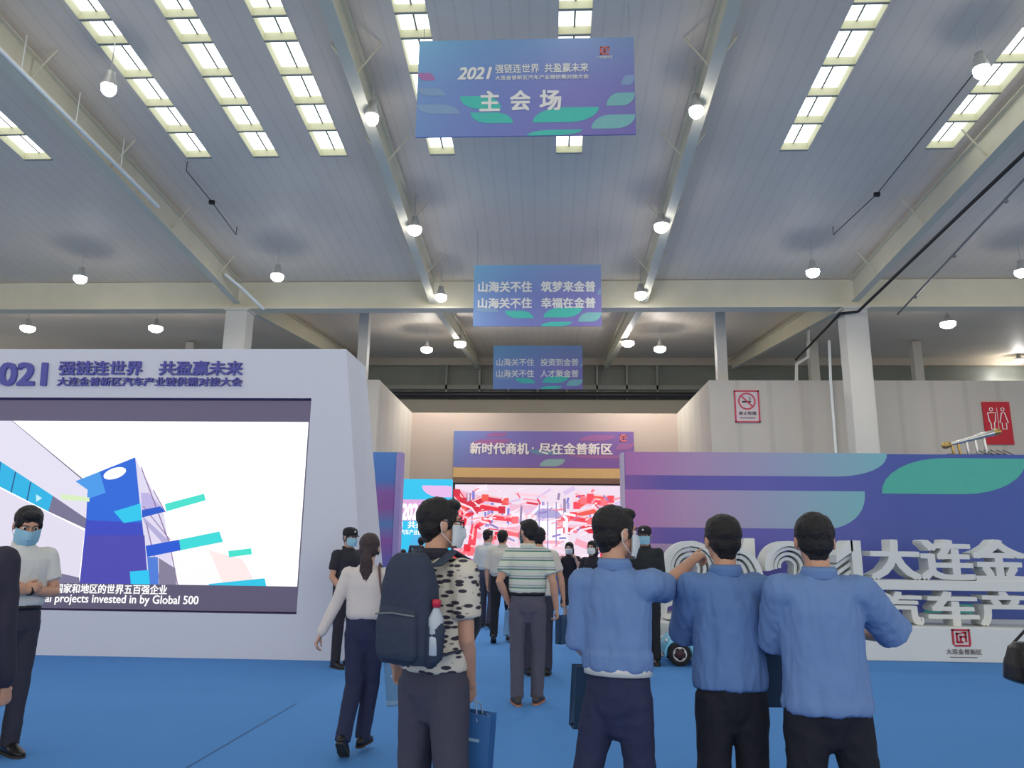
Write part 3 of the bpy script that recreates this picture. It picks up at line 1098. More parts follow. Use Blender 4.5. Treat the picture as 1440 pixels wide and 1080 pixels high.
def wpx(px, py):
    q = at(px, py, WY)
    return (q.x, q.z)


BAND = grad('band_print', [(0.0, (190, 118, 186)), (0.25, (184, 150, 194)), (0.6, (158, 168, 202)), (1.0, (124, 190, 200))], 'X', rough=0.5)


def curve_band(pl, pr, py0, py1, sw, name='band'):
    """horizontal stripe with a swept right end"""
    a, b = wpx(pl, py1), wpx(pr, py0)
    x0, z0, x1, z1 = a[0], a[1], b[0], b[1]
    sweep = (at(pr, py0, WY).x - at(pr - sw, py0, WY).x)
    pts = [(x0, z0), (x1 - sweep, z0)]
    for i in range(1, 11):
        a_ = math.pi / 2 * i / 10
        pts.append((x1 - sweep + sweep * math.sin(a_) ** 1.0, z0 + (z1 - z0) * (1 - math.cos(a_) ** 0.9)))
    pts.append((x0, z1))
    mb = MB()
    mb.face([(x, WY - 0.003, z) for x, z in pts])
    part('band_print', mb, BAND, pn, base=t)


curve_band(879.5, 1247, 637.5, 668, 75)
curve_band(879.5, 1216, 691, 741, 60)
curve_band(879.5, 1060, 766, 850, 60)
for q_ in ((1240, 694, 1442, 645), (1290, 884, 1384, 850)):
    mb = MB()
    a, b = wpx(q_[0], q_[1]), wpx(q_[2], q_[3])
    leaf(a[0], b[0], a[1], b[1], WY - 0.003, mb, 0)
    part('leaf_print', mb, mat('print_teal', (84, 186, 170), 0.6), pn, base=t)

# white platform
LY0 = ground(1280, 930).y
ph = at(1200, 880, LY0).z
plx0 = at(893, 930, LY0).x
t = empty('letter_platform', ((plx0 + wx1) / 2, LY0, 0), 'long low white platform under the big white letters', 'platform')
LWHITE = mat('foam_white', (224, 226, 222), 0.55, vary=0.02)
mb = MB()
mb.box((plx0, LY0, 0), (wx1, WY - 0.02, ph))
part('plinth_box', mb, LWHITE, t, bevel=0.01)
mb = MB()
a, b = at(1340, 909, LY0), at(1363, 885, LY0)
W, Hh = b.x - a.x, b.z - a.z
for (ax, az, bx, bz) in ((0, .9, 1, 1), (0, .1, .1, 1), (.9, .1, 1, 1), (.1, 0, .95, .1), (.22, .7, .5, .8), (.22, .25, .32, .8), (.42, .25, .52, .62), (.42, .52, .8, .62), (.7, .25, .8, .85), (.55, .75, .8, .85), (.22, .2, .6, .3)):
    mb.box((a.x + W * ax, LY0 - 0.012, a.z + Hh * az), (a.x + W * bx, LY0 + 0.0, a.z + Hh * bz))
part('seal_logo', mb, mat('logo_red', (190, 44, 66), 0.5), t)
a, b = at(1331, 920, LY0), at(1380, 913, LY0)
mb = text_mb('大连金普新区', a.x, b.x, a.z, b.z, LY0 - 0.001, 0.006, 0.01)
a, b = at(1336, 925, LY0), at(1374, 922, LY0)
mb.box((a.x, LY0 - 0.006, a.z + 0.004), (b.x, LY0, a.z + 0.014))
part('logo_lettering', mb, mat('logo_grey', (120, 112, 116), 0.6), t)

# big white characters
FY = LY0 + 0.25


def foam(ch, px0, px1, py0, py1, label, dep=0.3, bold=0.035, sit=None):
    a, b = at(px0, py1, FY), at(px1, py0, FY)
    z0, z1 = (a.z if sit is None else sit), b.z
    mb = MB()
    text_mb(ch, a.x, b.x, z0, z1, FY + dep, dep, bold, mb=mb)
    solid('foam_letter', mb, LWHITE, ((a.x + b.x) / 2, FY + dep / 2, z0), label, 'letter')
    return z1


r2 = []
shelf0 = at(1300, 829, FY).z
for ch, p0, p1, lab in (('汽', 1236, 1296, 'lower white character next to the man\'s elbow, standing on the platform'), ('车', 1307, 1374, 'lower white character in the middle above the red seal'), ('产', 1380, 1444, 'lower white character cut by the right edge of the photo')):
    foam(ch, p0, p1, 832, 880, lab, sit=ph)
mb = MB()
a, b = at(1226, 829, FY), at(1600, 820, FY)
mb.box((a.x, FY - 0.02, a.z), (b.x, FY + 0.45, b.z))
solid('letter_shelf', mb, LWHITE, ((a.x + b.x) / 2, FY, a.z), 'thin white ledge between the two rows of white characters', 'shelf', bevel=0.006)
st = b.z
for ch, p0, p1, lab in (('大', 1226, 1292, 'upper white character with spread legs, first after the numerals'), ('连', 1297, 1367, 'upper white character in the middle above the ledge'), ('金', 1371, 1439, 'upper white character with a peaked roof shape at the right edge')):
    foam(ch, p0, p1, 759, 820, lab, sit=st)


def stripes(paths, name, label, dep=0.5, n=4):
    """numeral drawn with parallel raised stripes, outer one thickest"""
    mb = MB()
    for k_, pts in enumerate(paths):
        wd = pts[0]
        line = [V((x, 0, z)) for x, z in pts[1]]
        d0 = dep - 0.09 * pts[2]
        L, Rr = [], []
        for i, p in enumerate(line):
            tt = (line[min(i + 1, len(line) - 1)] - line[max(i - 1, 0)]).normalized()
            nn = V((-tt.z, 0, tt.x))
            L.append(p + nn * wd / 2)
            Rr.append(p - nn * wd / 2)
        y0, y1 = FY + 0.5 - d0, FY + 0.5
        for i in range(len(line) - 1):
            q = [Rr[i], Rr[i + 1], L[i + 1], L[i]]
            A = [(p.x, y0, p.z) for p in q]
            B = [(p.x, y1, p.z) for p in q]
            mb.face(A)
            mb.face([A[3], A[2], B[2], B[3]])
            mb.face([A[1], A[0], B[0], B[1]])
            if i == 0:
                mb.face([A[0], A[3], B[3], B[0]])
            if i == len(line) - 2:
                mb.face([A[2], A[1], B[1], B[2]])
    c = paths[0][1][0]
    return solid(name, mb, LWHITE, (c[0], FY, ph), label, 'numeral')


def numeral2(pxa, pxb, label):
    a, b = at(pxa, 885, FY), at(pxb, 762, FY)
    W = b.x - a.x
    z0, z1 = ph, b.z
    cx, cr = a.x + W * 0.54, W * 0.46
    cz = z1 - cr
    P_ = []
    for j in range(4):
        r_ = cr - 0.03 - j * cr * 0.2
        wd = cr * (0.17 if j == 0 else 0.12)
        pts = [(cx + r_ * math.cos(R(190 - 10 * i)), cz + r_ * math.sin(R(190 - 10 * i))) for i in range(0, 24)]
        # diagonal down to the foot, then the foot
        off = j * cr * 0.2
        fx, fz = a.x + 0.06 + off * 0.2, z0 + 0.06 + 0.012
        if j == 0:
            pts += [(fx, z0 + 0.24), (fx, z0 + 0.07), (fx + W * 0.92, z0 + 0.07)]
            P_.append((wd * 1.2, pts, 0))
        else:
            pts = pts[:-2] + [(fx + 0.12 * j + 0.05, z0 + 0.24 + 0.0 * j)]
            P_.append((wd, pts, j * 0.7))
    return stripes(P_, 'foam_numeral', label)


numeral2(932, 1010, 'striped white numeral two nearest the security guard, left end of the row')
numeral2(1076, 1146, 'striped white numeral two between the heads of the two men in blue')
a, b = at(1012, 885, FY), at(1072, 772, FY)
cx, cz = (a.x + b.x) / 2, (ph + b.z) / 2
P_ = []
for j in range(4):
    rx_, rz_ = (b.x - a.x) / 2 - 0.03 - j * 0.09, (b.z - ph) / 2 - 0.03 - j * 0.09
    P_.append((0.08 if j == 0 else 0.055, [(cx + rx_ * math.cos(R(90 - 10 * i)), cz + rz_ * math.sin(R(90 - 10 * i))) for i in range(37)], j * 0.7))
stripes(P_, 'foam_numeral', 'striped white numeral zero mostly hidden behind the middle man in blue')
a, b = at(1184, 885, FY), at(1210, 760, FY)
P_ = []
mb = MB()
W = b.x - a.x
z0, z1 = ph, b.z
mb.prism([(b.x - W * 0.32, z0), (b.x, z0), (b.x, z1), (b.x - W * 0.4, z1), (b.x - W * 0.4, z1 - 0.02)], FY, FY + 0.5)
mb.prism([(a.x, z1 - 0.34), (b.x - W * 0.32, z1 - 0.16), (b.x - W * 0.32, z1), (b.x - W * 0.4, z1), (a.x, z1 - 0.22)], FY, FY + 0.5)
for j in range(3):
    o_ = 0.14 + 0.11 * j
    mb.prism([(a.x, z1 - 0.3 - o_), (b.x - W * 0.32, z1 - 0.12 - o_), (b.x - W * 0.32, z1 - 0.06 - o_), (a.x, z1 - 0.24 - o_)], FY + 0.1, FY + 0.5)
solid('foam_numeral', mb, LWHITE, (b.x, FY, ph), 'striped white numeral one between the right man in blue and the characters', 'numeral')
# flag-like tip rising behind the zero
a, b = at(1040, 800, FY + 0.55), at(1061, 757, FY + 0.55)
mb = MB()
mb.prism([(a.x, a.z + 0.12), (b.x, a.z), (b.x, b.z), (a.x + 0.1, b.z)], FY + 0.55, FY + 0.75)
mb.box((a.x + 0.05, FY + 0.58, ph), (a.x + 0.12, FY + 0.72, a.z + 0.15))
solid('foam_flag', mb, LWHITE, (b.x, FY + 0.6, ph), 'small white flag shape rising behind the middle man in blue', 'decoration')

# silvery tube frame lying on top of the backdrop wall
CH = mat('chrome', (205, 205, 200), 0.25, 0.8, vary=0.15, scale=8)
BR = mat('brass', (190, 160, 96), 0.3, 0.7)
QY = WY + 0.18
A_, B_ = at(1331, 626, QY), at(1403, 607, QY)
t = empty('tube_frame', (A_.x, QY, wt), 'silvery tube frame with brass ends lying on top of the blue backdrop wall', 'frame')
mb = MB()
M_ = A_.lerp(B_, 0.72)
mb.tube([A_, A_.lerp(B_, 0.35), M_, B_], [0.035, 0.04, 0.05, 0.055], 12)
part('top_tube', mb, CH, t, True)
for f in (0.0, 0.97):
    mb = MB()
    q = A_.lerp(B_, f)
    mb.tube([q - (B_ - A_).normalized() * 0.03, q + (B_ - A_).normalized() * 0.03], 0.06, 12)
    part('end_cap', mb, BR, t, True)
for f in (0.1, 0.22, 0.38, 0.55, 0.72):
    q = A_.lerp(B_, f)
    mb = MB()
    mb.tube([q, (q.x + 0.02, QY, wt + 0.02)], 0.025, 8)
    part('leg', mb, BR if f < 0.25 else CH, t, True)
mb = MB()
for i in range(5):
    x = A_.x + (B_.x - A_.x) * (0.5 + 0.12 * i)
    mb.tube([(x, QY - 0.1, wt + 0.015), (x + 0.12, QY + 0.1, wt + 0.12), (x + 0.2, QY - 0.05, wt + 0.02)], 0.012, 6)
mb.tube([(A_.x, QY, wt + 0.02), (B_.x + 0.05, QY, wt + 0.02)], 0.02, 8)
part('lower_rail', mb, mat('dull_metal', (130, 128, 118), 0.4, 0.6), t, True)

# ------------------------------------------------------------------ screens and panels in the recess
SYC = 28.0
a, b = at(637, 790, SYC), at(878, 683, SYC)
x0, x1, z0, z1 = a.x, b.x, 0.75, b.z
t = empty('stage_screen', ((x0 + x1) / 2, SYC, 0), 'wide red and white video screen with robot arms at the end of the aisle', 'screen')
mb = MB()
mb.box((x0 - 0.1, SYC + 0.05, 0), (x1 + 0.1, SYC + 0.5, z1 + 0.05))
part('screen_cabinet', mb, mat('cabinet_dark', (70, 56, 60), 0.6), t)
pic2, pm2 = MB(), []


def sp(pts, wd, rgb, s_=1.0, layer=1):
    m = led(rgb, s_)
    if m not in pm2:
        pm2.append(m)
    pic2.ribbon([(x0 + (x1 - x0) * u, z0 + (z1 - z0) * v) for u, v in pts], wd, SYC + 0.045 - 0.002 * layer, pm2.index(m))


random.seed(7)
sp([(0, 0.5), (1, 0.5)], z1 - z0, (236, 216, 232), 1.05, 0)
for i in range(60):
    u, v = random.random(), random.random() * 0.9 + 0.05
    q = random.choice([(255, 236, 246), (240, 190, 214), (255, 206, 220), (220, 196, 236), (250, 170, 190)])
    ln = random.uniform(0.02, 0.1)
    sp([(max(0, u - ln), v), (min(1, u + ln), min(0.97, max(0.03, v + random.uniform(-.12, .12))))], random.uniform(.05, .25), q, 1.0, 1)
for i in range(26):
    u, v = random.uniform(0.03, 0.97), random.uniform(0.66, 0.94)
    q = random.choice([(170, 150, 214), (120, 120, 214), (200, 160, 200), (150, 130, 170)])
    sp([(u, v), (u + random.uniform(-.01, .01), max(.5, v - random.uniform(.06, .3)))], random.uniform(.03, .1), q, 1.0, 2)
REDS = [(236, 30, 52), (250, 66, 84), (214, 20, 50), (255, 110, 120), (246, 84, 70)]
ARMS = [[(.02, .35), (.06, .62), (.16, .74), (.28, .7)], [(.1, .2), (.12, .5), (.22, .62), (.36, .58)], [(.05, .72), (.18, .84), (.3, .8)], [(.2, .12), (.2, .34), (.3, .44), (.4, .4)],
        [(.97, .3), (.93, .58), (.82, .7), (.7, .64)], [(.88, .15), (.86, .44), (.76, .5), (.66, .46)], [(.98, .66), (.88, .8), (.76, .82)], [(.94, .08), (.95, .3), (.84, .36)], [(.02, .12), (.08, .25), (.18, .22)], [(.72, .76), (.8, .86), (.92, .84)],
        [(.01, .9), (.05, .8), (.03, .6)], [(.62, .56), (.68, .62), (.8, .58)]]
for i, ar in enumerate(ARMS):
    pts = []
    for j in range(len(ar) - 1):
        for f in range(5):
            pts.append((ar[j][0] + (ar[j + 1][0] - ar[j][0]) * f / 5, ar[j][1] + (ar[j + 1][1] - ar[j][1]) * f / 5))
    pts.append(ar[-1])
    c = REDS[i % 5]
    sp(pts, [0.30 - 0.15 * q / len(pts) for q in range(len(pts))], c, 1.0, 3)
    sp([(x, y + 0.03) for x, y in pts[2:]], 0.06, (255, 190, 196), 1.05, 4)
    for j in (0, len(pts) // 2, -1):
        u, v = pts[j]
        sp([(u - .02, v), (u + .02, v)], 0.26, REDS[(i + 2) % 5], 1.0, 5)
sp([(.44, .3), (.44, .62), (.5, .74), (.6, .74), (.66, .6), (.66, .3)], 0.12, (236, 232, 246), 1.1, 6)
sp([(.47, .66), (.63, .66)], 0.3, (176, 166, 214), 1.0, 5)
sp([(.44, .46), (.66, .46)], 0.7, (246, 240, 250), 1.1, 5)
for k_ in (.5, .55, .6):
    sp([(k_, .25), (k_, .8)], 0.04, (150, 140, 200), 1.0, 7)
sp([(.0, .8), (.1, .72), (.16, .56), (.3, .5), (.44, .56)], 0.07, (250, 214, 224), 1.15, 7)
sp([(.64, .42), (.8, .5), (.9, .48), (1, .54)], 0.07, (250, 214, 224), 1.15, 7)
for i in range(150):
    u, v = random.random(), random.random() * 0.9 + 0.05
    q = random.choice([(255, 236, 246), (250, 120, 140), (255, 206, 220), (226, 40, 70), (255, 246, 250), (250, 150, 170), (150, 130, 200)])
    ln = random.uniform(0.008, 0.035)
    sp([(max(0, u - ln), v), (min(1, u + ln), min(0.97, max(0.03, v + random.uniform(-.07, .07))))], random.uniform(.02, .09), q, 1.0, 8)
part('picture', pic2, pm2, t)
# brown soffit box above the screen
a2, b2 = at(637, 683, SYC), at(878, 673, SYC)
mb = MB()
mb.box((x0 - 0.1, SYC - 0.05, z1 + 0.06), (x1 + 0.1, SYC + 0.55, b2.z))
solid('screen_header', mb, mat('header_brown', (140, 96, 74), 0.6), ((x0 + x1) / 2, SYC, z1 + 0.06), 'brown header box directly above the red video screen', 'header')
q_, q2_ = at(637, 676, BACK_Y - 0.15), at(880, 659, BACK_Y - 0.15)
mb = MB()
mb.box((q_.x, BACK_Y - 0.15, q_.z), (q2_.x, BACK_Y - 0.02, q2_.z))  # added box, its tan stands in for warm light on the wall
solid('lit_wall_strip', mb, mat('lit_strip_tan', (214, 170, 112), 0.6), (q_.x, BACK_Y - 0.1, q_.z), 'long painted strip of tan light on the recess wall just under the wide purple banner', 'strip')
mb = MB()
mb.box((x0 - 0.05, SYC - 1.2, 0), (x1 + 0.6, SYC - 0.1, 0.6))
solid('stage', mb, mat('stage_blue', (52, 92, 150), 0.8), ((x0 + x1) / 2, SYC - 0.8, 0), 'low stage in front of the red video screen', 'stage')

# cyan screen panel left of the stage screen
CY = 26.6
a, b = at(560, 800, CY), at(636, 674, CY)
x0, x1, z1 = a.x, b.x, b.z
t = empty('cyan_screen', ((x0 + x1) / 2, CY, 0), 'bright cyan video panel with pink shapes and white characters behind the backpack man', 'screen')
mb = MB()
mb.box((x0, CY, 0), (x1, CY + 0.2, z1))
part('screen_cabinet', mb, led((36, 196, 240), 1.0), t)


def cz_(px, py):
    q = at(px, py, CY)
    return (q.x, q.z)


mb = MB()
a, b = cz_(593, 699), cz_(636, 683)
leaf(a[0], b[0] + 0.4, a[1], b[1], CY - 0.003, mb, 0, True)
mb.f[-1] = mb.f[-1]
mb.v = [V((min(p.x, x1), p.y, p.z)) for p in mb.v]
a, b = cz_(561, 732), cz_(636, 703)
mb.face([(x0, CY - 0.003, a[1]), (x1, CY - 0.003, a[1]), (x1, CY - 0.003, b[1]), (x0, CY - 0.003, b[1])], 1)
a, b = cz_(561, 800), cz_(590, 750)
mb.face([(x0, CY - 0.003, a[1]), (x0 + 0.3, CY - 0.003, a[1]), (x0 + 0.9, CY - 0.003, b[1]), (x0 + 0.5, CY - 0.003, b[1])], 2)
part('picture', mb, [led((232, 186, 236), 1.0), led((226, 170, 222), 1.0), led((70, 180, 236), 1.0)], t)
mb = MB()
a, b = cz_(553, 731), cz_(594, 708)
text_mb('2021', x0 + 0.02, b[0], a[1], b[1], CY - 0.005, 0.002, 0.05, 0.1, mb=mb)
a, b = cz_(561, 743), cz_(567, 733)
text_mb('界', x0 + 0.02, b[0], a[1], b[1], CY - 0.005, 0.002, 0.03, mb=mb)
a, b = cz_(573, 743), cz_(632, 733)
text_mb('共盈赢未来', a[0], b[0], a[1], b[1], CY - 0.005, 0.002, 0.03, mb=mb)
a, b = cz_(561, 752), cz_(630, 745)
text_mb('汽车产业链供需对接大会', x0 + 0.03, b[0], a[1], b[1], CY - 0.005, 0.002, 0.02, mb=mb)
part('lettering', mb, glow('led_text', (255, 255, 255), 1.1), t)

# printed blue and pink column panel between booth and cyan screen
NY = 17.5
a, b = at(500, 900, NY), at(560, 636, NY)
t = empty('printed_panel', ((a.x + b.x) / 2, NY, 0), 'tall narrow blue and pink printed panel beside the white booth edge', 'panel')
mb = MB()
mb.box((a.x, NY, 0), (b.x, NY + 0.3, b.z))
part('panel_body', mb, grad('narrow_print', [(0.0, (84, 140, 210)), (0.3, (110, 110, 180)), (0.45, (160, 96, 168)), (0.55, (100, 140, 190)), (0.65, (156, 96, 164)), (0.75, (150, 100, 170)), (0.82, (86, 128, 196)), (1.0, (88, 140, 206))], 'Z'), t)
mb = MB()
mb.box((b.x - 0.03, NY - 0.03, 0), (b.x + 0.1, NY + 0.32, b.z))
part('edge_strip', mb, mat('edge_lilac', (170, 150, 200), 0.5), t)
# ------------------------------------------------------------------ people
SKIN = mat('skin', (196, 150, 126), 0.55, vary=0.08, scale=20)
SKIN2 = mat('skin_fair', (205, 165, 145), 0.55, vary=0.08, scale=20)
HAIR = mat('black_hair', (24, 21, 24), 0.5, vary=0.3, scale=60, bump=0.5, bscale=140)
BROWNHAIR = mat('brown_hair', (62, 48, 50), 0.5, vary=0.3, scale=60, bump=0.5, bscale=140)
EYEM = mat('eye_white', (225, 222, 218), 0.3)
IRIS = mat('iris', (30, 20, 16), 0.2)
MASKM = mat('mask_cloth', (150, 196, 214), 0.8, vary=0.05, scale=80)
MASKW = mat('mask_white', (214, 222, 226), 0.8, vary=0.05, scale=80)
LEATHER = mat('black_leather', (26, 24, 26), 0.35, vary=0.2, scale=30)
SOLE = mat('shoe_sole', (60, 56, 54), 0.8)


def ortho(d, n):
    d = d.normalized()
    n = (n - d * n.dot(d)).normalized()
    return d, n, d.cross(n)


def hand(mb, wp, d, n, thumb, curl=0.35, k=1.0, point=False, grip=False):
    """palm, four unequal bent fingers and a thumb; d runs to the fingertips, n is where the palm faces"""
    d, n, sd = ortho(V(d), V(n))
    if sd.dot(V(thumb)) < 0:
        sd = -sd
    wp = V(wp)
    mb.tube([wp - d * 0.012, wp + d * 0.02 * k, wp + d * 0.055 * k, wp + d * 0.086 * k],
            [(0.024 * k, 0.018 * k), (0.031 * k, 0.017 * k), (0.038 * k, 0.016 * k), (0.036 * k, 0.0125 * k)], 12, ref=sd)
    offs = (0.029, 0.0098, -0.0098, -0.028)
    lens = (0.072, 0.081, 0.075, 0.058)
    for i in range(4):
        c = curl + 0.05 * i
        if point and i == 0:
            c = 0.05
        elif point:
            c = 0.75
        p = wp + d * (0.084 - 0.004 * abs(i - 1)) * k + sd * offs[i] * k
        pts = [p - d * 0.02 * k, p]
        ang = 0.0
        spread = sd * (offs[i] * 2.0)
        for sg, fr in ((0.45, 1.0), (0.31, 1.15), (0.24, 0.8)):
            ang += c * fr * 1.25
            q = (d * math.cos(ang) + n * math.sin(ang) + spread * 0.5 * max(0, 1 - c)).normalized()
            p = p + q * (lens[i] * sg * k)
            pts.append(p)
        r = 0.0088 * k if i < 3 else 0.0078 * k
        mb.tube(pts, [r, r * 1.05, r, r * 0.92, r * 0.8], 9)
    b = wp + d * 0.022 * k + sd * 0.022 * k + n * 0.004
    t1 = (d * 0.62 + sd * 0.7 + n * 0.25).normalized()
    t2 = (d * 0.9 + sd * 0.25 + n * (0.3 + 0.4 * curl)).normalized()
    mb.tube([b, b + t1 * 0.034 * k, b + t1 * 0.034 * k + t2 * 0.032 * k, b + t1 * 0.034 * k + t2 * 0.032 * k + (t2 + n * 0.3 * curl).normalized() * 0.024 * k],
            [0.0135 * k, 0.0115 * k, 0.0098 * k, 0.0082 * k], 9)


def person(label, X, Y, rot, H=1.72, build=1.0, lean=0.0, twist=0.0, head=(0, 0), arms=None, legs=None,
           shirt=None, shirt_mat=None, sleeve='short', hem=0.93, loose=1.0, sleeve_r=1.0, gather=None, trousers_mat=None, leg_r=1.0,
           shoe_mat=None, sole_mat=None, hair='short', hair_mat=None, mask=None, voxel=0.007, cap=None, skin=None,
           collar=True, belt=None, glasses=False, dress=None, fold=0.006, fsc=(7, 7, 4), near=True, group=None, watch=None, hs=1.0, undershirt=None, tuck=False, shirt_label=None, trousers_label=None):
    skin = skin or SKIN
    k = H / 1.72
    root = empty('person', (X, Y, 0), label, 'person', group, R(rot))
    seed = X * 3.1 + Y
    S = Matrix.Scale(k, 4)
    legs = legs or {}
    arms = arms or {}
    # ---- legs first: they decide how high the hips are
    LG = {}
    drop = []
    for sd, sx in (('L', -1), ('R', 1)):
        th, sh, toe, heel = legs.get(sd, ((0.03 * sx, 0.02, -1), (0.01 * sx, -0.03, -1), 8, 0))
        th, sh = V(th).normalized(), V(sh).normalized()
        a = th * 0.42 + sh * 0.41
        ah = 0.08 + math.sin(R(heel)) * 0.14
        drop.append(ah - a.z)
        LG[sd] = (th, sh, toe, heel)
    zh = max(drop)
    dz = zh - 0.91
    PEL = V((0, 0, 0.95 + dz))

    def TT(p):
        p = V(p)
        q = p + V((0, 0, dz)) - PEL
        f = max(0.0, min(1.0, q.z / 0.5))
        return PEL + Matrix.Rotation(R(twist) * f, 3, 'Z') @ (Matrix.Rotation(-R(lean) * f, 3, 'X') @ q)
    bw = build
    # ---- skeleton joints
    J = {}
    for sd, sx in (('L', -1), ('R', 1)):
        J['sh' + sd] = TT((0.172 * (0.5 + 0.5 * bw) * sx, -0.01, 1.388))
        ua, fa, hc = arms.get(sd, ((0.16 * sx, 0.02, -1), (0.06 * sx, 0.2, -1), {}))
        ua, fa = V(ua).normalized(), V(fa).normalized()
        J['el' + sd] = J['sh' + sd] + ua * 0.285
        J['wr' + sd] = J['el' + sd] + fa * 0.25
        J['fa' + sd] = fa
        J['ua' + sd] = ua
        J['hc' + sd] = hc
        hip = V((0.088 * bw * sx, 0, zh))
        th, sh, toe, heel = LG[sd]
        J['hip' + sd] = hip
        J['kn' + sd] = hip + th * 0.42
        J['an' + sd] = hip + th * 0.42 + sh * 0.41
    NB = TT((0, -0.015, 1.45))
    HC = TT((0, 0.02, 1.605))
    HS = Matrix.Scale(hs, 3)
    HM = Matrix.Rotation(R(twist), 3, 'Z') @ Matrix.Rotation(R(head[0]), 3, 'Z') @ Matrix.Rotation(R(-head[1]), 3, 'X')

    def HH(x, y, z):
        return HC + HM @ V((x * hs, y * hs, z * hs))
    # ---- body: one continuous skin
    mb = MB()
    mb.ball(HH(0, -0.014, 0.032), (0.074, 0.094, 0.083), HM @ HS)
    mb.ball(HH(0, 0.018, -0.035), (0.062, 0.07, 0.074), HM @ HS)
    mb.ball(HH(0, 0.062, -0.088), (0.03, 0.026, 0.022), HM @ HS)
    mb.ball(HH(0, 0.074, 0.03), (0.05, 0.018, 0.013), HM @ HS)
    for sx in (-1, 1):
        mb.ball(HH(0.04 * sx, 0.055, -0.018), (0.026, 0.028, 0.024), HM @ HS)
        mb.ball(HH(0.079 * sx, -0.01, -0.006), (0.011, 0.021, 0.033), HM @ HS, 10, 7)
        mb.ball(HH(0.011 * sx, 0.096, -0.034), 0.0085, HM @ HS, 8, 6)
    mb.tube([HH(0, 0.084, 0.018), HH(0, 0.1, -0.012), HH(0, 0.108, -0.03)], [0.009, 0.0105, 0.012], 8)
    mb.ball(HH(0, 0.083, -0.058), (0.024, 0.013, 0.0065), HM @ HS, 10, 6)
    mb.ball(HH(0, 0.081, -0.069), (0.021, 0.013, 0.0065), HM @ HS, 10, 6)
    nk = 0.054 * (1 + 0.3 * (bw - 1))
    mb.tube([TT((0, -0.02, 1.36)), NB, HH(0, -0.022, -0.065), HH(0, -0.015, -0.02)], [nk * 1.25, nk * 1.08, nk, nk * 0.95], 14)
    core = [(0.86, 0.13, 0.085), (0.95, 0.14, 0.088), (1.06, 0.13, 0.08), (1.2, 0.14, 0.09), (1.32, 0.15, 0.095), (1.395, 0.135, 0.075), (1.44, 0.075, 0.055)]
    mb.tube([TT((0, 0, z)) for z, a, b in core], [(a * bw, b * bw) for z, a, b in core], 16, ref=(1, 0, 0))
    for sd in 'LR':
        mb.ball(J['sh' + sd], 0.05)
        mb.tube([TT((0.08 if sd == 'R' else -0.08, -0.01, 1.39)), J['sh' + sd]], [0.05, 0.052], 12)
        e, wv, s0 = J['el' + sd], J['wr' + sd], J['sh' + sd]
        q = 0.9 if not near else 1.0
        am = 1 + 0.4 * (bw - 1)
        mb.tube([s0, s0.lerp(e, 0.4), s0.lerp(e, 0.85), e, e.lerp(wv, 0.3), e.lerp(wv, 0.75), wv],
                [0.05 * am, 0.046 * am, 0.04 * am, 0.039 * am, 0.041 * am, 0.031, 0.026], 12)
        hc = dict(J['hc' + sd])
        fa = J['fa' + sd]
        sx = 1 if sd == 'R' else -1
        hd = V(hc.pop('d', fa))
        n = V(hc.pop('n', (-sx, 0.1, 0)))
        tb = V(hc.pop('thumb', (0, 1, 0)))
        hand(mb, wv, hd, n, tb, hc.pop('curl', 0.38), 1.0, **hc)
        h, kn, an = J['hip' + sd], J['kn' + sd], J['an' + sd]
        mb.tube([h, h.lerp(kn, 0.5), kn, kn.lerp(an, 0.35), an], [0.07, 0.062, 0.047, 0.046, 0.033], 12)
        toe = LG[sd][2]
        td = Matrix.Rotation(R(-toe if sd == 'R' else toe), 3, 'Z') @ V((0, 1, 0))
        mb.tube([an + V((0, 0, -0.015)), an + td * 0.05 + V((0, 0, -0.035))], [0.032, 0.028], 10)
    body = remesh(mb.scaled(k), 'body', skin, root, voxel, 3)
    # ---- eyes
    for sx in (-1, 1):
        e = MB()
        e.ball(HH(0.031 * sx, 0.0715, 0.009), 0.0125, HM @ HS, 12, 8)
        for fi, f in enumerate(e.f):
            c = sum((e.v[i] for i in f), V()) / len(f) - HH(0.031 * sx, 0.0715, 0.009)
            e.m[fi] = 1 if (HM.inverted() @ c).y > 0.0092 else 0
        e.scaled(k).build('eye', [EYEM, IRIS], root, True)
        e = MB()
        e.tube([HH(0.014 * sx, 0.092, 0.031), HH(0.031 * sx, 0.088, 0.034), HH(0.05 * sx, 0.074, 0.028)], [(0.004, 0.003)] * 3, 6)
        e.scaled(k).build('eyebrow', hair_mat or HAIR, root, True)
    # ---- hair or cap
    hm = hair_mat or HAIR
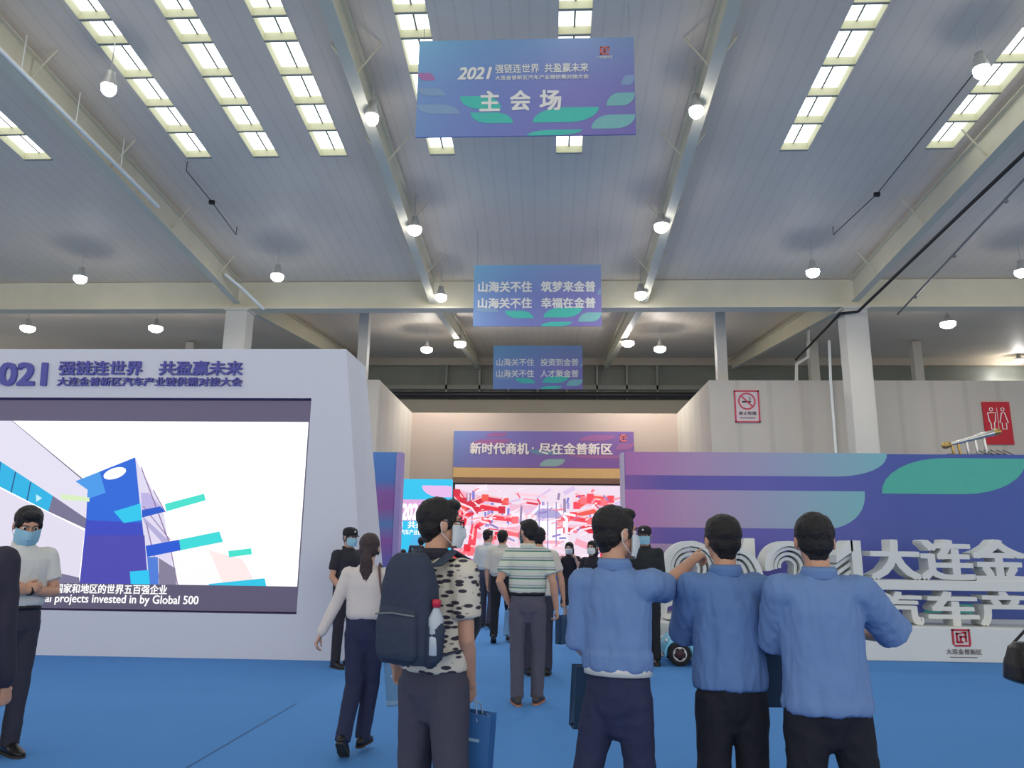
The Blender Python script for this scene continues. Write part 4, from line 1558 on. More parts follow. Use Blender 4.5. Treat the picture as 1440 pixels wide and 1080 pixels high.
    if hair:
        hb = MB()
        if hair in ('short', 'crop'):
            t = 0.0 if hair == 'crop' else 0.004
            hb.ball(HH(0, -0.024, 0.043), (0.083 + t, 0.097 + t, 0.084 + t), HM @ HS)
            hb.ball(HH(0, -0.05, -0.005), (0.076, 0.062, 0.07), HM @ HS)
            hb.ball(HH(0, 0.048, 0.092), (0.058, 0.04, 0.03), HM @ HS)
            for sx in (-1, 1):
                hb.ball(HH(0.068 * sx, 0.018, 0.012), (0.014, 0.02, 0.034), HM @ HS)
            hb.tube([HH(0, -0.062, -0.03), HH(0, -0.062, -0.075)], [(0.058, 0.03), (0.044, 0.018)], 12, ref=HM @ V((1, 0, 0)))
        elif hair in ('ponytail', 'bob', 'bun'):
            hb.ball(HH(0, -0.022, 0.04), (0.088, 0.101, 0.09), HM @ HS)
            hb.ball(HH(0, -0.045, -0.01), (0.082, 0.07, 0.08), HM @ HS)
            for sx in (-1, 1):
                hb.ball(HH(0.07 * sx, 0.02, 0.0), (0.016, 0.026, 0.06), HM @ HS)
            hb.ball(HH(0, 0.05, 0.085), (0.06, 0.035, 0.03), HM @ HS)
            if hair == 'ponytail':
                a = HH(0, -0.10, -0.02)
                dn = V((0, -0.012, -1))
                hb.tube([a + V((0, 0.03, 0.01)), a, a + dn * 0.08 + V((0, -0.015, 0)), a + dn * 0.2, a + dn * 0.3, a + dn * 0.37],
                        [(0.03, 0.03), (0.03, 0.032), (0.052, 0.036), (0.056, 0.034), (0.05, 0.028), (0.03, 0.014)], 14, ref=(1, 0, 0))
            if hair == 'bob':
                hb.tube([HH(0, -0.04, 0.0), HH(0, -0.045, -0.1), HH(0, -0.045, -0.14)], [(0.09, 0.075), (0.092, 0.07), (0.08, 0.055)], 14, ref=HM @ V((1, 0, 0)))
            if hair == 'bun':
                hb.ball(HH(0, -0.12, 0.04), 0.045)
        remesh(hb.scaled(k), 'hair', hm, root, min(voxel, 0.008), 2, 0.004, (40, 40, 22), seed)
    if cap is not None:
        cb = MB()
        pr = [(-0.01, 1.0), (0.02, 1.03), (0.05, 1.0), (0.075, 0.86), (0.092, 0.55), (0.1, 0.1)]
        rg = []
        for z, s_ in pr:
            rg.append([HH(0.09 * s_ * math.cos(2 * math.pi * i / 20), -0.014 + 0.108 * s_ * math.sin(2 * math.pi * i / 20), 0.035 + z) for i in range(20)])
        cb.rings(rg)
        c = cb.scaled(k).build('cap', cap, root, True)
        vb = MB()
        up, dn = [], []
        for i in range(13):
            a = R(25 + 130 * i / 12)
            for lst, rr, zz in ((up, 0, 0.038), (dn, 1, 0.02)):
                ex = 0.065 * math.sin(math.pi * i / 12) * rr
                lst.append(HH(0.09 * math.cos(a), -0.014 + 0.106 * math.sin(a) + ex, zz + 0.004))
        for i in range(12):
            vb.face([up[i], up[i + 1], dn[i + 1], dn[i]])
            t = V((0, 0, -0.004))
            vb.face([dn[i] + t, dn[i + 1] + t, up[i + 1] + t, up[i] + t])
            vb.face([dn[i], dn[i + 1], dn[i + 1] + t, dn[i] + t])
        vb.scaled(k).build('cap_brim', cap, c, True)
        bb = MB()
        bb.ball(HH(0, 0.091, 0.075), (0.016, 0.006, 0.018), HM @ HS, 10, 6)
        bb.scaled(k).build('cap_badge', mat('silver_badge', (200, 200, 205), 0.3, 0.8), c, True)
    if mask is not None:
        kb = MB()
        nx, nz = 13, 8
        for off, sgn in ((0.007, 1), (0.004, -1)):
            g = []
            for j in range(nz + 1):
                z = -0.108 + 0.108 * j / nz
                row = []
                for i in range(nx + 1):
                    a = R(-82 + 164 * i / nx)
                    bul = 0.077 * math.cos(a) * (1 - 0.16 * ((z + 0.05) / 0.055) ** 2)
                    pinch = 1 - 0.35 * max(0, (-0.07 - z) / 0.04)
                    fr = math.exp(-(a / 0.32) ** 2) * (0.024 if z > -0.06 else 0.012)
                    row.append(HH((0.071 + off) * math.sin(a) * (0.92 + 0.08 * pinch), 0.018 + bul * (0.9 + 0.1 * pinch) + fr + off, z * (1 if abs(a) < 0.9 else 0.9)))
                g.append(row)
            for j in range(nz):
                for i in range(nx):
                    q = [g[j][i], g[j][i + 1], g[j + 1][i + 1], g[j + 1][i]]
                    kb.face(q if sgn > 0 else q[::-1])
        mk = kb.scaled(k).build('face_mask', mask, root, True)
        for sx in (-1, 1):
            lb = MB()
            lb.tube([HH(0.071 * sx, 0.03, -0.012), HH(0.083 * sx, 0.0, 0.022), HH(0.085 * sx, -0.028, 0.005), HH(0.082 * sx, -0.02, -0.04), HH(0.067 * sx, 0.03, -0.085)], 0.002, 6)
            lb.scaled(k).build('ear_loop', mask, mk, True)
    if glasses:
        gb = MB()
        for sx in (-1, 1):
            cx = 0.033 * sx
            pts = [HH(cx + 0.024 * math.cos(a), 0.099 - 0.006 * abs(math.cos(a)), 0.006 + 0.018 * math.sin(a)) for a in [2 * math.pi * i / 12 for i in range(13)]]
            gb.tube(pts, 0.0026, 6)
            gb.tube([HH(0.057 * sx, 0.092, 0.012), HH(0.08 * sx, 0.06, 0.014), HH(0.086 * sx, -0.02, 0.016)], 0.003, 6)
        gb.tube([HH(-0.009, 0.104, 0.01), HH(0.009, 0.104, 0.01)], 0.0026, 6)
        gb.scaled(k).build('glasses', mat('black_plastic', (22, 22, 25), 0.35), root, True)
    # ---- top garment
    lo = loose * bw
    cb = MB()
    z0 = hem
    hw = gather if gather else 1.0
    prof = [(z0, 0.182 * hw, 0.125 * hw), (z0 + 0.035, 0.186 * (hw if gather else 1), 0.128 * (hw if gather else 1)), (z0 + 0.07, 0.188, 0.13), (1.1, 0.178, 0.122), (1.2, 0.18, 0.122), (1.3, 0.187, 0.126), (1.365, 0.178, 0.115), (1.405, 0.144, 0.1), (1.44, 0.1, 0.082), (1.465, 0.076, 0.072)]
    if dress is not None:
        prof = [(dress, 0.215, 0.165), (0.72, 0.2, 0.15), (0.9, 0.175, 0.122)] + [(1.02, 0.15, 0.1)] + [(z, a * 0.92, b * 0.95) for z, a, b in prof[4:]]
    if tuck:
        prof[0:3] = [(0.95, 0.13, 0.085), (1.015, 0.152, 0.1), (1.035, 0.172, 0.118), (1.06, 0.18, 0.124)]
    def fx(z):
        return lo if z < 1.4 else 1 + (lo - 1) * 0.35
    cb.tube([TT((0, -0.004, z)) for z, a, b in prof], [(a * fx(z), b * fx(z)) for z, a, b in prof], 22, ref=Matrix.Rotation(R(twist) * 0.6, 3, 'Z') @ V((1, 0, 0)), ck=0.12)
    if sleeve:
        fr = {'short': 0.66, 'half': 1.0, 'long': 1.0, 'cap': 0.3}[sleeve]
        for sd in 'LR':
            s0, e, wv = J['sh' + sd], J['el' + sd], J['wr' + sd]
            ua = J['ua' + sd]
            sx = 1 if sd == 'R' else -1
            inn = TT((0.1 * sx, -0.008, 1.38))
            sr = sleeve_r
            cb.tube([inn, s0 + V((0, 0, -0.004))], [0.066 * sr, 0.068 * sr], 14)
            en = s0 + ua * (0.285 * fr)
            if sleeve == 'long':
                cb.tube([s0, s0.lerp(e, 0.5), e, e.lerp(wv, 0.4), e.lerp(wv, 0.86), e.lerp(wv, 0.95)], [0.067 * sr, 0.06 * sr, 0.053 * sr, 0.051 * sr, 0.046 * sr, 0.037], 14)
            else:
                cb.tube([s0, s0.lerp(en, 0.5), en], [0.068 * sr, 0.066 * sr, 0.064 * sr * (1.06 if sleeve == 'half' else 1.0)], 14, ck=0.2)
    top = remesh(cb.scaled(k), 'dress' if dress is not None else 'shirt', shirt_mat, root, max(voxel, 0.009), 3, fold, fsc, seed)
    if shirt_label:
        top['label'] = shirt_label
    if undershirt is not None:
        ub = MB()
        rg = []
        for zz, rr in ((hem - 0.02, 0.0), (hem - 0.02, 0.004), (hem + 0.03, 0.004), (hem + 0.03, 0.0)):
            rg.append([TT(((0.178 * lo + rr) * math.cos(2 * math.pi * i / 28), (0.123 * lo + rr) * math.sin(2 * math.pi * i / 28), zz)) for i in range(28)])
        ub.rings(rg, False)
        ub.scaled(k).build('shirt_hem', undershirt, root, True)
    if collar:
        kb = MB()
        rg = []
        for j, (r, z, y) in enumerate(((0.074, 1.445, 0), (0.079, 1.475, -0.004), (0.07, 1.497, -0.008), (0.066, 1.492, -0.008), (0.066, 1.45, -0.004))):
            rr = []
            for i in range(24):
                a = 2 * math.pi * i / 24
                front = max(0, math.sin(a))
                rr.append(TT((r * math.cos(a), r * 1.02 * math.sin(a) - 0.012 + y, z - 0.028 * front)))
            rg.append(rr)
        kb.rings(rg, False)
        kb.scaled(k).build('collar', collar if not isinstance(collar, bool) else shirt_mat, root, True)
    # ---- trousers
    if trousers_mat is not None:
        tb = MB()
        lg = leg_r
        tp = [(0.80, 0.10, 0.09), (0.86, 0.165, 0.115), (0.92, 0.178, 0.122), (0.98, 0.172, 0.116), (1.03, 0.163, 0.11)]
        tb.tube([V((0, 0, z + dz)) for z, a, b in tp], [(a * bw, b * bw) for z, a, b in tp], 20, ref=(1, 0, 0))
        for sd in 'LR':
            h, kn, an = J['hip' + sd], J['kn' + sd], J['an' + sd]
            sh = LG[sd][1]
            tb.tube([h + V((0, 0, 0.0)), h.lerp(kn, 0.25), h.lerp(kn, 0.6), kn, kn.lerp(an, 0.5), an + sh * 0.018],
                    [0.094 * bw * lg, 0.091 * bw * lg, 0.08 * lg * bw, 0.069 * lg, 0.063 * lg, 0.06 * lg], 14, ck=0.2)
        t = remesh(tb.scaled(k), 'trousers', trousers_mat, root, max(voxel, 0.009), 3, fold, (8, 8, 6), seed + 5)
        if trousers_label:
            t['label'] = trousers_label
    if belt is not None:
        bb = MB()
        rg = []
        for zz, rr in ((1.0, 0.0), (1.0, 0.004), (1.035, 0.004), (1.035, 0.0)):
            rg.append([V(((0.173 * bw + rr) * math.cos(2 * math.pi * i / 28), (0.119 * bw + rr) * math.sin(2 * math.pi * i / 28), zz + dz)) for i in range(28)])
        bb.rings(rg, False)
        bb.scaled(k).build('belt', belt, root, True)
    # ---- shoes
    sm = shoe_mat or LEATHER
    for sd in 'LR':
        th, sh, toe, heel = LG[sd]
        an = J['an' + sd]
        rz = Matrix.Rotation(R(-toe if sd == 'R' else toe), 3, 'Z')
        rx = Matrix.Rotation(R(-heel), 3, 'X')
        M = (rz @ rx)
        base = an.copy()
        prof = [(-0.075, 0.04, 0.030, 0.034), (-0.04, 0.05, 0.037, 0.05), (0.02, 0.05, 0.04, 0.05), (0.085, 0.036, 0.046, 0.036), (0.14, 0.028, 0.045, 0.028), (0.185, 0.022, 0.03, 0.02)]
        sb = MB()
        sb.tube([V((0, y, z)) for y, z, a, b in prof], [(a, b) for y, z, a, b in prof], 14, ref=(1, 0, 0))
        sb.v = [base + M @ (V((p.x, p.y, max(p.z, 0.012) - 0.08))) for p in sb.v]
        shoe = sb.scaled(k).build('shoe', sm, root, True)
        ob_ = MB()
        ol = [(-0.02, -0.1), (0.02, -0.1), (0.036, -0.07), (0.036, 0.0), (0.047, 0.09), (0.042, 0.16), (0.02, 0.205), (-0.02, 0.205), (-0.042, 0.16), (-0.047, 0.09), (-0.036, 0.0), (-0.036, -0.07)]
        ob_.rings([[V((x, y, z)) for x, y in ol] for z in (0.0, 0.016)])
        ob_.v = [base + M @ (V((p.x, p.y, p.z - 0.08))) for p in ob_.v]
        ob_.scaled(k).build('sole', sole_mat or SOLE, shoe)
    if watch:
        wb = MB()
        p = J['el' + watch].lerp(J['wr' + watch], 0.9)
        d = J['fa' + watch]
        wb.tube([p - d * 0.012, p + d * 0.012], [(0.034, 0.034)] * 2, 14, cap=False)
        wb.ball(p + V((0, 0, 0.0)) + (d.cross(V((0, 0, 1)))).normalized() * 0.03, (0.02, 0.02, 0.02), None, 10, 6)
        wb.scaled(k).build('wristwatch', LEATHER, root, True)

    def world(p):
        return V((X, Y, 0)) + Matrix.Rotation(R(rot), 3, 'Z') @ (V(p) * k)
    J['world'] = world
    J['TT'] = TT
    J['k'] = k
    J['root'] = root
    J['HH'] = HH
    return J


def _scaled(self, k):
    if k != 1.0:
        self.v = [p * k for p in self.v]
    return self


MB.scaled = _scaled

# ------------------------------------------------------------------ cast
def stripe_mat(name, stops, period, rough=0.8, base=None):
    m = bpy.data.materials.new(name)
    m.use_nodes = True
    nt = m.node_tree
    b = nt.nodes['Principled BSDF']
    b.inputs['Roughness'].default_value = rough
    tc = nt.nodes.new('ShaderNodeTexCoord')
    sp_ = nt.nodes.new('ShaderNodeSeparateXYZ')
    nt.links.new(tc.outputs['Object'], sp_.inputs[0])
    mu = nt.nodes.new('ShaderNodeMath')
    mu.operation = 'MULTIPLY'
    mu.inputs[1].default_value = 1.0 / period
    nt.links.new(sp_.outputs['Z'], mu.inputs[0])
    fr = nt.nodes.new('ShaderNodeMath')
    fr.operation = 'FRACT'
    nt.links.new(mu.outputs[0], fr.inputs[0])
    rp = nt.nodes.new('ShaderNodeValToRGB')
    rp.color_ramp.interpolation = 'CONSTANT'
    e = rp.color_ramp.elements
    e[0].position, e[0].color = 0, lin(stops[0][1])
    e[1].position, e[1].color = stops[1][0], lin(stops[1][1])
    for p, c in stops[2:]:
        q = e.new(p)
        q.color = lin(c)
    nt.links.new(fr.outputs[0], rp.inputs[0])
    nt.links.new(rp.outputs[0], b.inputs['Base Color'])
    return m


def dash_mat(name, light, dark):
    m = bpy.data.materials.new(name)
    m.use_nodes = True
    nt = m.node_tree
    b = nt.nodes['Principled BSDF']
    b.inputs['Roughness'].default_value = 0.85
    tc = nt.nodes.new('ShaderNodeTexCoord')
    mp = nt.nodes.new('ShaderNodeMapping')
    mp.inputs['Scale'].default_value = (13, 13, 34)
    nt.links.new(tc.outputs['Object'], mp.inputs[0])
    n = nt.nodes.new('ShaderNodeTexVoronoi')
    n.inputs['Scale'].default_value = 1.3
    n.inputs['Randomness'].default_value = 0.7
    nt.links.new(mp.outputs[0], n.inputs['Vector'])
    rp = nt.nodes.new('ShaderNodeValToRGB')
    rp.color_ramp.interpolation = 'LINEAR'
    e = rp.color_ramp.elements
    e[0].position, e[0].color = 0.36, lin(dark)
    e[1].position, e[1].color = 0.44, lin(light)
    nt.links.new(n.outputs['Distance'], rp.inputs[0])
    nt.links.new(rp.outputs[0], b.inputs['Base Color'])
    return m


WHITE_SHIRT = mat('white_shirt_cloth', (214, 214, 210), 0.85, vary=0.05, scale=12, bump=0.1)
CREAM_SHIRT = mat('cream_shirt_cloth', (206, 200, 190), 0.85, vary=0.05, scale=12, bump=0.1)
BLUEJ = mat('blue_jacket_cloth', (104, 134, 182), 0.8, vary=0.08, scale=5, bump=0.15, bscale=25)
BLUEJ2 = mat('blue_jacket_cloth_deep', (92, 124, 174), 0.8, vary=0.08, scale=5, bump=0.15, bscale=25)
NAVY = mat('navy_trouser_cloth', (40, 46, 76), 0.85, vary=0.1, scale=6, bump=0.1)
BLACKT = mat('black_trouser_cloth', (24, 25, 36), 0.85, vary=0.1, scale=6, bump=0.1)
CHARC = mat('charcoal_trouser_cloth', (54, 54, 68), 0.85, vary=0.1, scale=6, bump=0.1)
GREYT = mat('grey_trouser_cloth', (86, 84, 98), 0.85, vary=0.08, scale=6, bump=0.1)
UNIF = mat('black_uniform_cloth', (42, 40, 50), 0.8, vary=0.12, scale=8, bump=0.1)
SUIT = mat('dark_suit_cloth', (52, 50, 66), 0.85, vary=0.08, scale=5, bump=0.1)
STRIPED = stripe_mat('green_striped_cloth', [(0, (208, 214, 196)), (0.3, (70, 128, 112)), (0.44, (200, 192, 196)), (0.62, (120, 160, 146)), (0.7, (206, 210, 200))], 0.092)
DASHED = dash_mat('black_dashed_cloth', (206, 200, 186), (52, 48, 62))
BELT = mat('belt_leather', (28, 24, 24), 0.4)


def px_x(px, py, Yd):
    return at(px, py, Yd).x


def tall(px, py, Yd, k=0.012):
    return at(px, py, Yd).z - k


# man in white shirt, arms crossed, far left
Pm = {}
Yd = ground(42, 1066).y
Pm['white'] = person('person in white shirt and blue mask with crossed arms before the big screen', px_x(34, 760, Yd), Yd, -130, tall(42, 715, Yd), 1.0, 2, 0, (-4, 22),
                     arms={'R': ((0.22, 0.16, -1), (-0.95, 0.42, 0.16), dict(n=(0, -1, -0.3), thumb=(0, 0.2, 1), curl=0.5)), 'L': ((-0.24, 0.2, -1), (0.93, 0.5, 0.1), dict(n=(0, -1, 0), thumb=(0, 0.2, 1), curl=0.5))},
                     legs={'L': ((-0.03, 0.0, -1), (0.01, -0.03, -1), 10, 0), 'R': ((0.03, 0.06, -1), (0.01, -0.03, -1), 10, 0)},
                     shirt_mat=WHITE_SHIRT, trousers_mat=CHARC, belt=BELT, tuck=True, hem=0.99, loose=1.08, mask=MASKM, watch='L', hair='short', hs=1.1, voxel=0.0065)
Yd = 3.5
Pm['suit'] = person('person in dark suit cut off by the left edge of the photo, arm hanging', px_x(-66, 800, Yd), Yd, 4, 1.80, 1.36, 4, 0, (0, 0),
                    arms={'L': ((-0.1, -0.05, -1), (0.0, 0.12, -1), dict(curl=0.9)), 'R': ((0.14, 0.02, -1), (0.06, 0.2, -1), dict(curl=0.95))},
                    shirt_mat=SUIT, sleeve='long', hem=0.84, loose=1.06, trousers_mat=SUIT, voxel=0.008, hair='short')
Yd = ground(490, 938).y
Pm['guard1'] = person('person in black security uniform and cap standing by the right edge of the white booth', px_x(489, 800, Yd), Yd, -128, tall(490, 740, Yd, 0.03), 1.05, 0, 0, (0, 4),
                      arms={'L': ((-0.2, 0.1, -1), (0.5, 0.7, -0.75), dict(curl=0.6)), 'R': ((0.2, 0.0, -1), (-0.3, 0.7, -0.85), dict(curl=0.6))},
                      shirt_mat=UNIF, sleeve='short', hem=0.9, trousers_mat=UNIF, cap=mat('cap_cloth', (30, 30, 36), 0.8), hair='crop', mask=MASKM, voxel=0.009, belt=BELT)
# woman with ponytail
Yd = ground(517, 1058).y - 0.05
Pm['woman'] = person('person in white blouse with long brown ponytail walking away beside the backpack man', px_x(515, 850, Yd), Yd, -2, tall(521, 752, Yd, 0.02) - 0.02, 0.92, 0, 0, (4, 2),
                     arms={'L': ((-0.36, -0.1, -1), (-0.42, -0.16, -1), dict(curl=0.45)), 'R': ((0.2, 0.05, -1), (0.22, 0.18, -1), dict(curl=0.95))},
                     legs={'R': ((-0.06, 0.16, -1), (-0.1, -0.06, -1), 4, 0), 'L': ((0.06, -0.1, -1), (-0.07, -0.4, -1), 4, 34)},
                     shirt_mat=mat('blouse_cloth', (214, 206, 202), 0.8, vary=0.04), sleeve='long', sleeve_r=0.9, hem=0.97, tuck=True, loose=1.0, trousers_mat=NAVY, leg_r=1.05, hair='ponytail', hair_mat=BROWNHAIR, skin=SKIN2,
                     collar=False, voxel=0.0065, watch='L')
# backpack man
Yd = 3.7
Pm['pack'] = person('person in black and white dashed polo shirt with glasses carrying a dark backpack', px_x(615, 800, Yd), Yd, -32, 1.765, 0.93, 0, 0, (-34, 0),
                    arms={'L': ((-0.5, 0.05, -1), (-0.25, 0.5, -0.8), dict(curl=0.6)), 'R': ((0.06, 0.02, -1), (-0.3, 0.56, -1), dict(curl=0.95))},
                    legs={'L': ((-0.08, 0.05, -1), (0, -0.05, -1), 8, 0), 'R': ((0.12, -0.02, -1), (0.02, -0.05, -1), 8, 0)},
                    shirt_mat=DASHED, sleeve='short', sleeve_r=1.08, hem=0.96, loose=1.02, trousers_mat=mat('slate_trouser_cloth', (66, 66, 82), 0.85), leg_r=1.1, collar=mat('dark_collar', (44, 42, 56), 0.8), glasses=True, mask=MASKW, voxel=0.0058)
# striped polo man
Yd = ground(742, 990).y
Pm['stripe'] = person('person in green and white striped polo shirt walking away in the middle of the aisle', px_x(742, 850, Yd), Yd, -2, tall(735, 730, Yd), 0.98, 0, 0, (38, 4),
                      arms={'R': ((0.3, -0.12, -1), (0.12, 0.24, -1), dict(curl=0.55)), 'L': ((-0.4, -0.28, -1), (0.32, 0.42, -0.8), dict(curl=0.6, n=(1, 0.2, 0)))},
                      legs={'L': ((-0.03, -0.02, -1), (0.02, -0.1, -1), 14, 0), 'R': ((0.04, 0.1, -1), (-0.02, -0.02, -1), 12, 0)},
                      shirt_mat=STRIPED, sleeve='short', sleeve_r=1.08, hem=1.0, tuck=True, loose=1.05, trousers_mat=GREYT, leg_r=1.04, belt=BELT, mask=MASKM, voxel=0.0068, shoe_mat=mat('grey_shoe', (66, 60, 60), 0.6), sole_mat=mat('tan_sole', (176, 120, 90), 0.7))
# crowd on the aisle
Yd = 9.9
Pm['behind'] = person('person in pale shirt half hidden behind the striped polo man', px_x(757, 850, Yd), Yd, 4, tall(765, 741, Yd), 1.05, 0, 0, (0, 0),
                      arms={'R': ((0.36, 0.0, -1), (0.14, 0.1, -1), dict(curl=0.9)), 'L': ((-0.34, 0.0, -1), (-0.16, 0.12, -1), dict(curl=0.9))},
                      shirt_mat=CREAM_SHIRT, sleeve='short', sleeve_r=1.1, hem=0.92, loose=1.12, trousers_mat=CHARC, voxel=0.009)
Yd = ground(690, 903).y
Pm['walk1'] = person('person in cream shirt and black trousers walking away, left of the striped polo man', px_x(706, 830, Yd), Yd, -4, tall(708, 747, Yd), 1.04, 0, 0, (-12, 0),
                     arms={'L': ((-0.26, -0.05, -1), (0.02, 0.1, -1), {}), 'R': ((0.2, 0.05, -1), (0.0, 0.2, -1), {})},
                     legs={'L': ((-0.02, -0.2, -1), (0, -0.3, -1), 6, 20), 'R': ((0.04, 0.2, -1), (0, 0.0, -1), 6, 0)},
                     shirt_mat=CREAM_SHIRT, sleeve='half', hem=0.96, tuck=True, loose=1.14, trousers_mat=BLACKT, voxel=0.010)
Yd = ground(687, 883).y
Pm['walk2'] = person('person in white shirt walking away, farthest left of the pair in the aisle', px_x(685, 830, Yd), Yd, -14, tall(687, 746, Yd), 1.0, 0, 0, (-30, 6),
                     arms={'L': ((-0.2, 0.05, -1), (0.0, 0.3, -1), {}), 'R': ((0.2, 0.05, -1), (0.0, 0.2, -1), {})},
                     legs={'L': ((-0.02, 0.15, -1), (0, 0.0, -1), 6, 0), 'R': ((0.04, -0.15, -1), (0, -0.25, -1), 6, 15)},
                     shirt_mat=WHITE_SHIRT, sleeve='half', hem=0.96, tuck=True, loose=1.1, trousers_mat=mat('slate_trouser_cloth', (66, 66, 82), 0.85), voxel=0.010)
Yd = ground(795, 886).y
BLK = mat('black_dress_cloth', (34, 33, 44), 0.8, vary=0.1, scale=6)
Pm['dress'] = person('person in black dress and white mask holding both hands up in front of the chin', px_x(801, 820, Yd), Yd, 166, tall(801, 762, Yd), 0.9, 0, 0, (0, 4),
                     arms={'R': ((0.3, 0.5, -0.75), (-0.45, 0.3, 0.9), dict(curl=0.6)), 'L': ((-0.3, 0.55, -0.7), (0.3, 0.3, 0.9), dict(curl=0.6))},
                     shirt_mat=BLK, sleeve='cap', dress=0.5, hair='bob', mask=MASKW, collar=False, voxel=0.010, skin=SKIN2)
Yd = ground(815, 905).y
Pm['dark'] = person('person in dark clothes and white mask partly hidden behind the pointing man', px_x(834, 820, Yd), Yd, 150, tall(832, 760, Yd), 0.95, 0, 0, (0, 0),
                    arms={'R': ((0.3, 0.1, -1), (0.05, 0.3, -1), {}), 'L': ((-0.2, 0.1, -1), (0.0, 0.3, -1), {})},
                    shirt_mat=BLK, sleeve='short', hem=0.88, trousers_mat=BLACKT, hair='bob', mask=MASKW, voxel=0.010, skin=SKIN2)
Yd = 20.0
Pm['far1'] = person('distant person in dark jacket seen just left of the backpack man\'s neck', px_x(591, 800, Yd), Yd, 20, 1.78, 1.0, shirt_mat=SUIT, sleeve='long', hem=0.86, trousers_mat=BLACKT, voxel=0.013)
Yd = 20.0
Pm['far2'] = person('distant short person in dark blue top before the cyan screen', px_x(566, 800, Yd), Yd, -10, 1.46, 1.0, shirt_mat=mat('dark_blue_top', (44, 56, 104), 0.8), sleeve='short', hem=0.9, trousers_mat=BLACKT, voxel=0.013)
# pointing man
Yd = 3.55
Pm['point'] = person('person in light blue jacket pointing to the right with an outstretched arm', px_x(867, 850, Yd), Yd, -24, 1.725, 0.82, 0, 0, (-38, 2),
                     arms={'R': ((-0.06, 0.99, -0.1), (0.34, 0.8, 0.46), dict(n=(0, 0.2, -1), thumb=(-0.3, 1, 0), curl=0.3, point=True)), 'L': ((-0.05, 0.05, -1), (-0.1, 0.95, -0.3), dict(curl=0.95))},
                     legs={'L': ((-0.2, -0.06, -1), (-0.22, -0.3, -1), 8, 8), 'R': ((0.02, 0.1, -1), (0.02, -0.04, -1), 8, 0)},
                     shirt_mat=BLUEJ, sleeve='half', undershirt=WHITE_SHIRT, sleeve_r=1.0, hem=1.02, gather=1.0, loose=1.03, trousers_mat=NAVY, mask=MASKW, voxel=0.0058, fold=0.010, fsc=(15, 15, 4.5))
# right guard
Yd = ground(915, 934).y
Pm['guard2'] = person('person in black security uniform, cap and blue mask facing the camera beside the pointing man', px_x(908, 820, Yd), Yd, 168, tall(900, 738, Yd, 0.03), 1.05, 0, 0, (-6, 2),
                      arms={'L': ((-0.1, 0.1, -1), (0.4, 0.6, -0.7), dict(curl=0.5)), 'R': ((0.12, 0.1, -1), (-0.4, 0.6, -0.7), dict(curl=0.5))},
                      shirt_mat=mat('patterned_uniform_cloth', (36, 40, 44), 0.8, vary=0.5, scale=14), sleeve='long', hem=0.92, trousers_mat=mat('uniform_trouser_cloth', (30, 34, 38), 0.85), cap=mat('cap_cloth', (30, 30, 36), 0.8), hair='crop', mask=MASKM, voxel=0.009, belt=BELT)
# the two men in blue
Yd = 3.72
Pm['mid'] = person('person in blue jacket seen from behind, middle of the three men in blue', px_x(1021, 850, Yd), Yd, 2, 1.695, 0.86, 0, 0, (4, 2),
                   arms={'L': ((-0.05, 0.55, -0.83), (0.35, 0.85, -0.1), dict(curl=0.5)), 'R': ((0.08, 0.5, -0.85), (-0.35, 0.85, -0.1), dict(curl=0.5))},
                   legs={'L': ((-0.03, 0.0, -1), (0.0, -0.04, -1), 8, 0), 'R': ((0.05, 0.04, -1), (0.0, -0.04, -1), 8, 0)},
                   shirt_mat=BLUEJ2, sleeve='half', sleeve_r=1.12, hem=0.94, gather=1.02, loose=1.05, trousers_mat=BLACKT, leg_r=1.08, voxel=0.0058, fold=0.010, fsc=(15, 15, 4.5))
Yd = 3.5
Pm['right'] = person('person in blue jacket seen from behind, rightmost of the three men in blue', px_x(1153, 850, Yd), Yd, -4, 1.70, 0.92, 0, 0, (-6, 3),
                     arms={'L': ((-0.06, 0.5, -0.85), (0.16, 0.9, -0.12), dict(curl=0.9)), 'R': ((0.66, 0.45, -0.68), (-0.25, 0.9, -0.1), dict(curl=0.5))},
                     legs={'L': ((-0.1, -0.02, -1), (-0.02, -0.1, -1), 8, 0), 'R': ((0.12, 0.04, -1), (0.08, -0.04, -1), 10, 0)},
                     shirt_mat=BLUEJ, sleeve='half', sleeve_r=1.18, hem=0.89, gather=1.06, loose=1.06, trousers_mat=BLACKT, leg_r=1.1, voxel=0.0058, fold=0.010, fsc=(15, 15, 4.5), trousers_label=None)


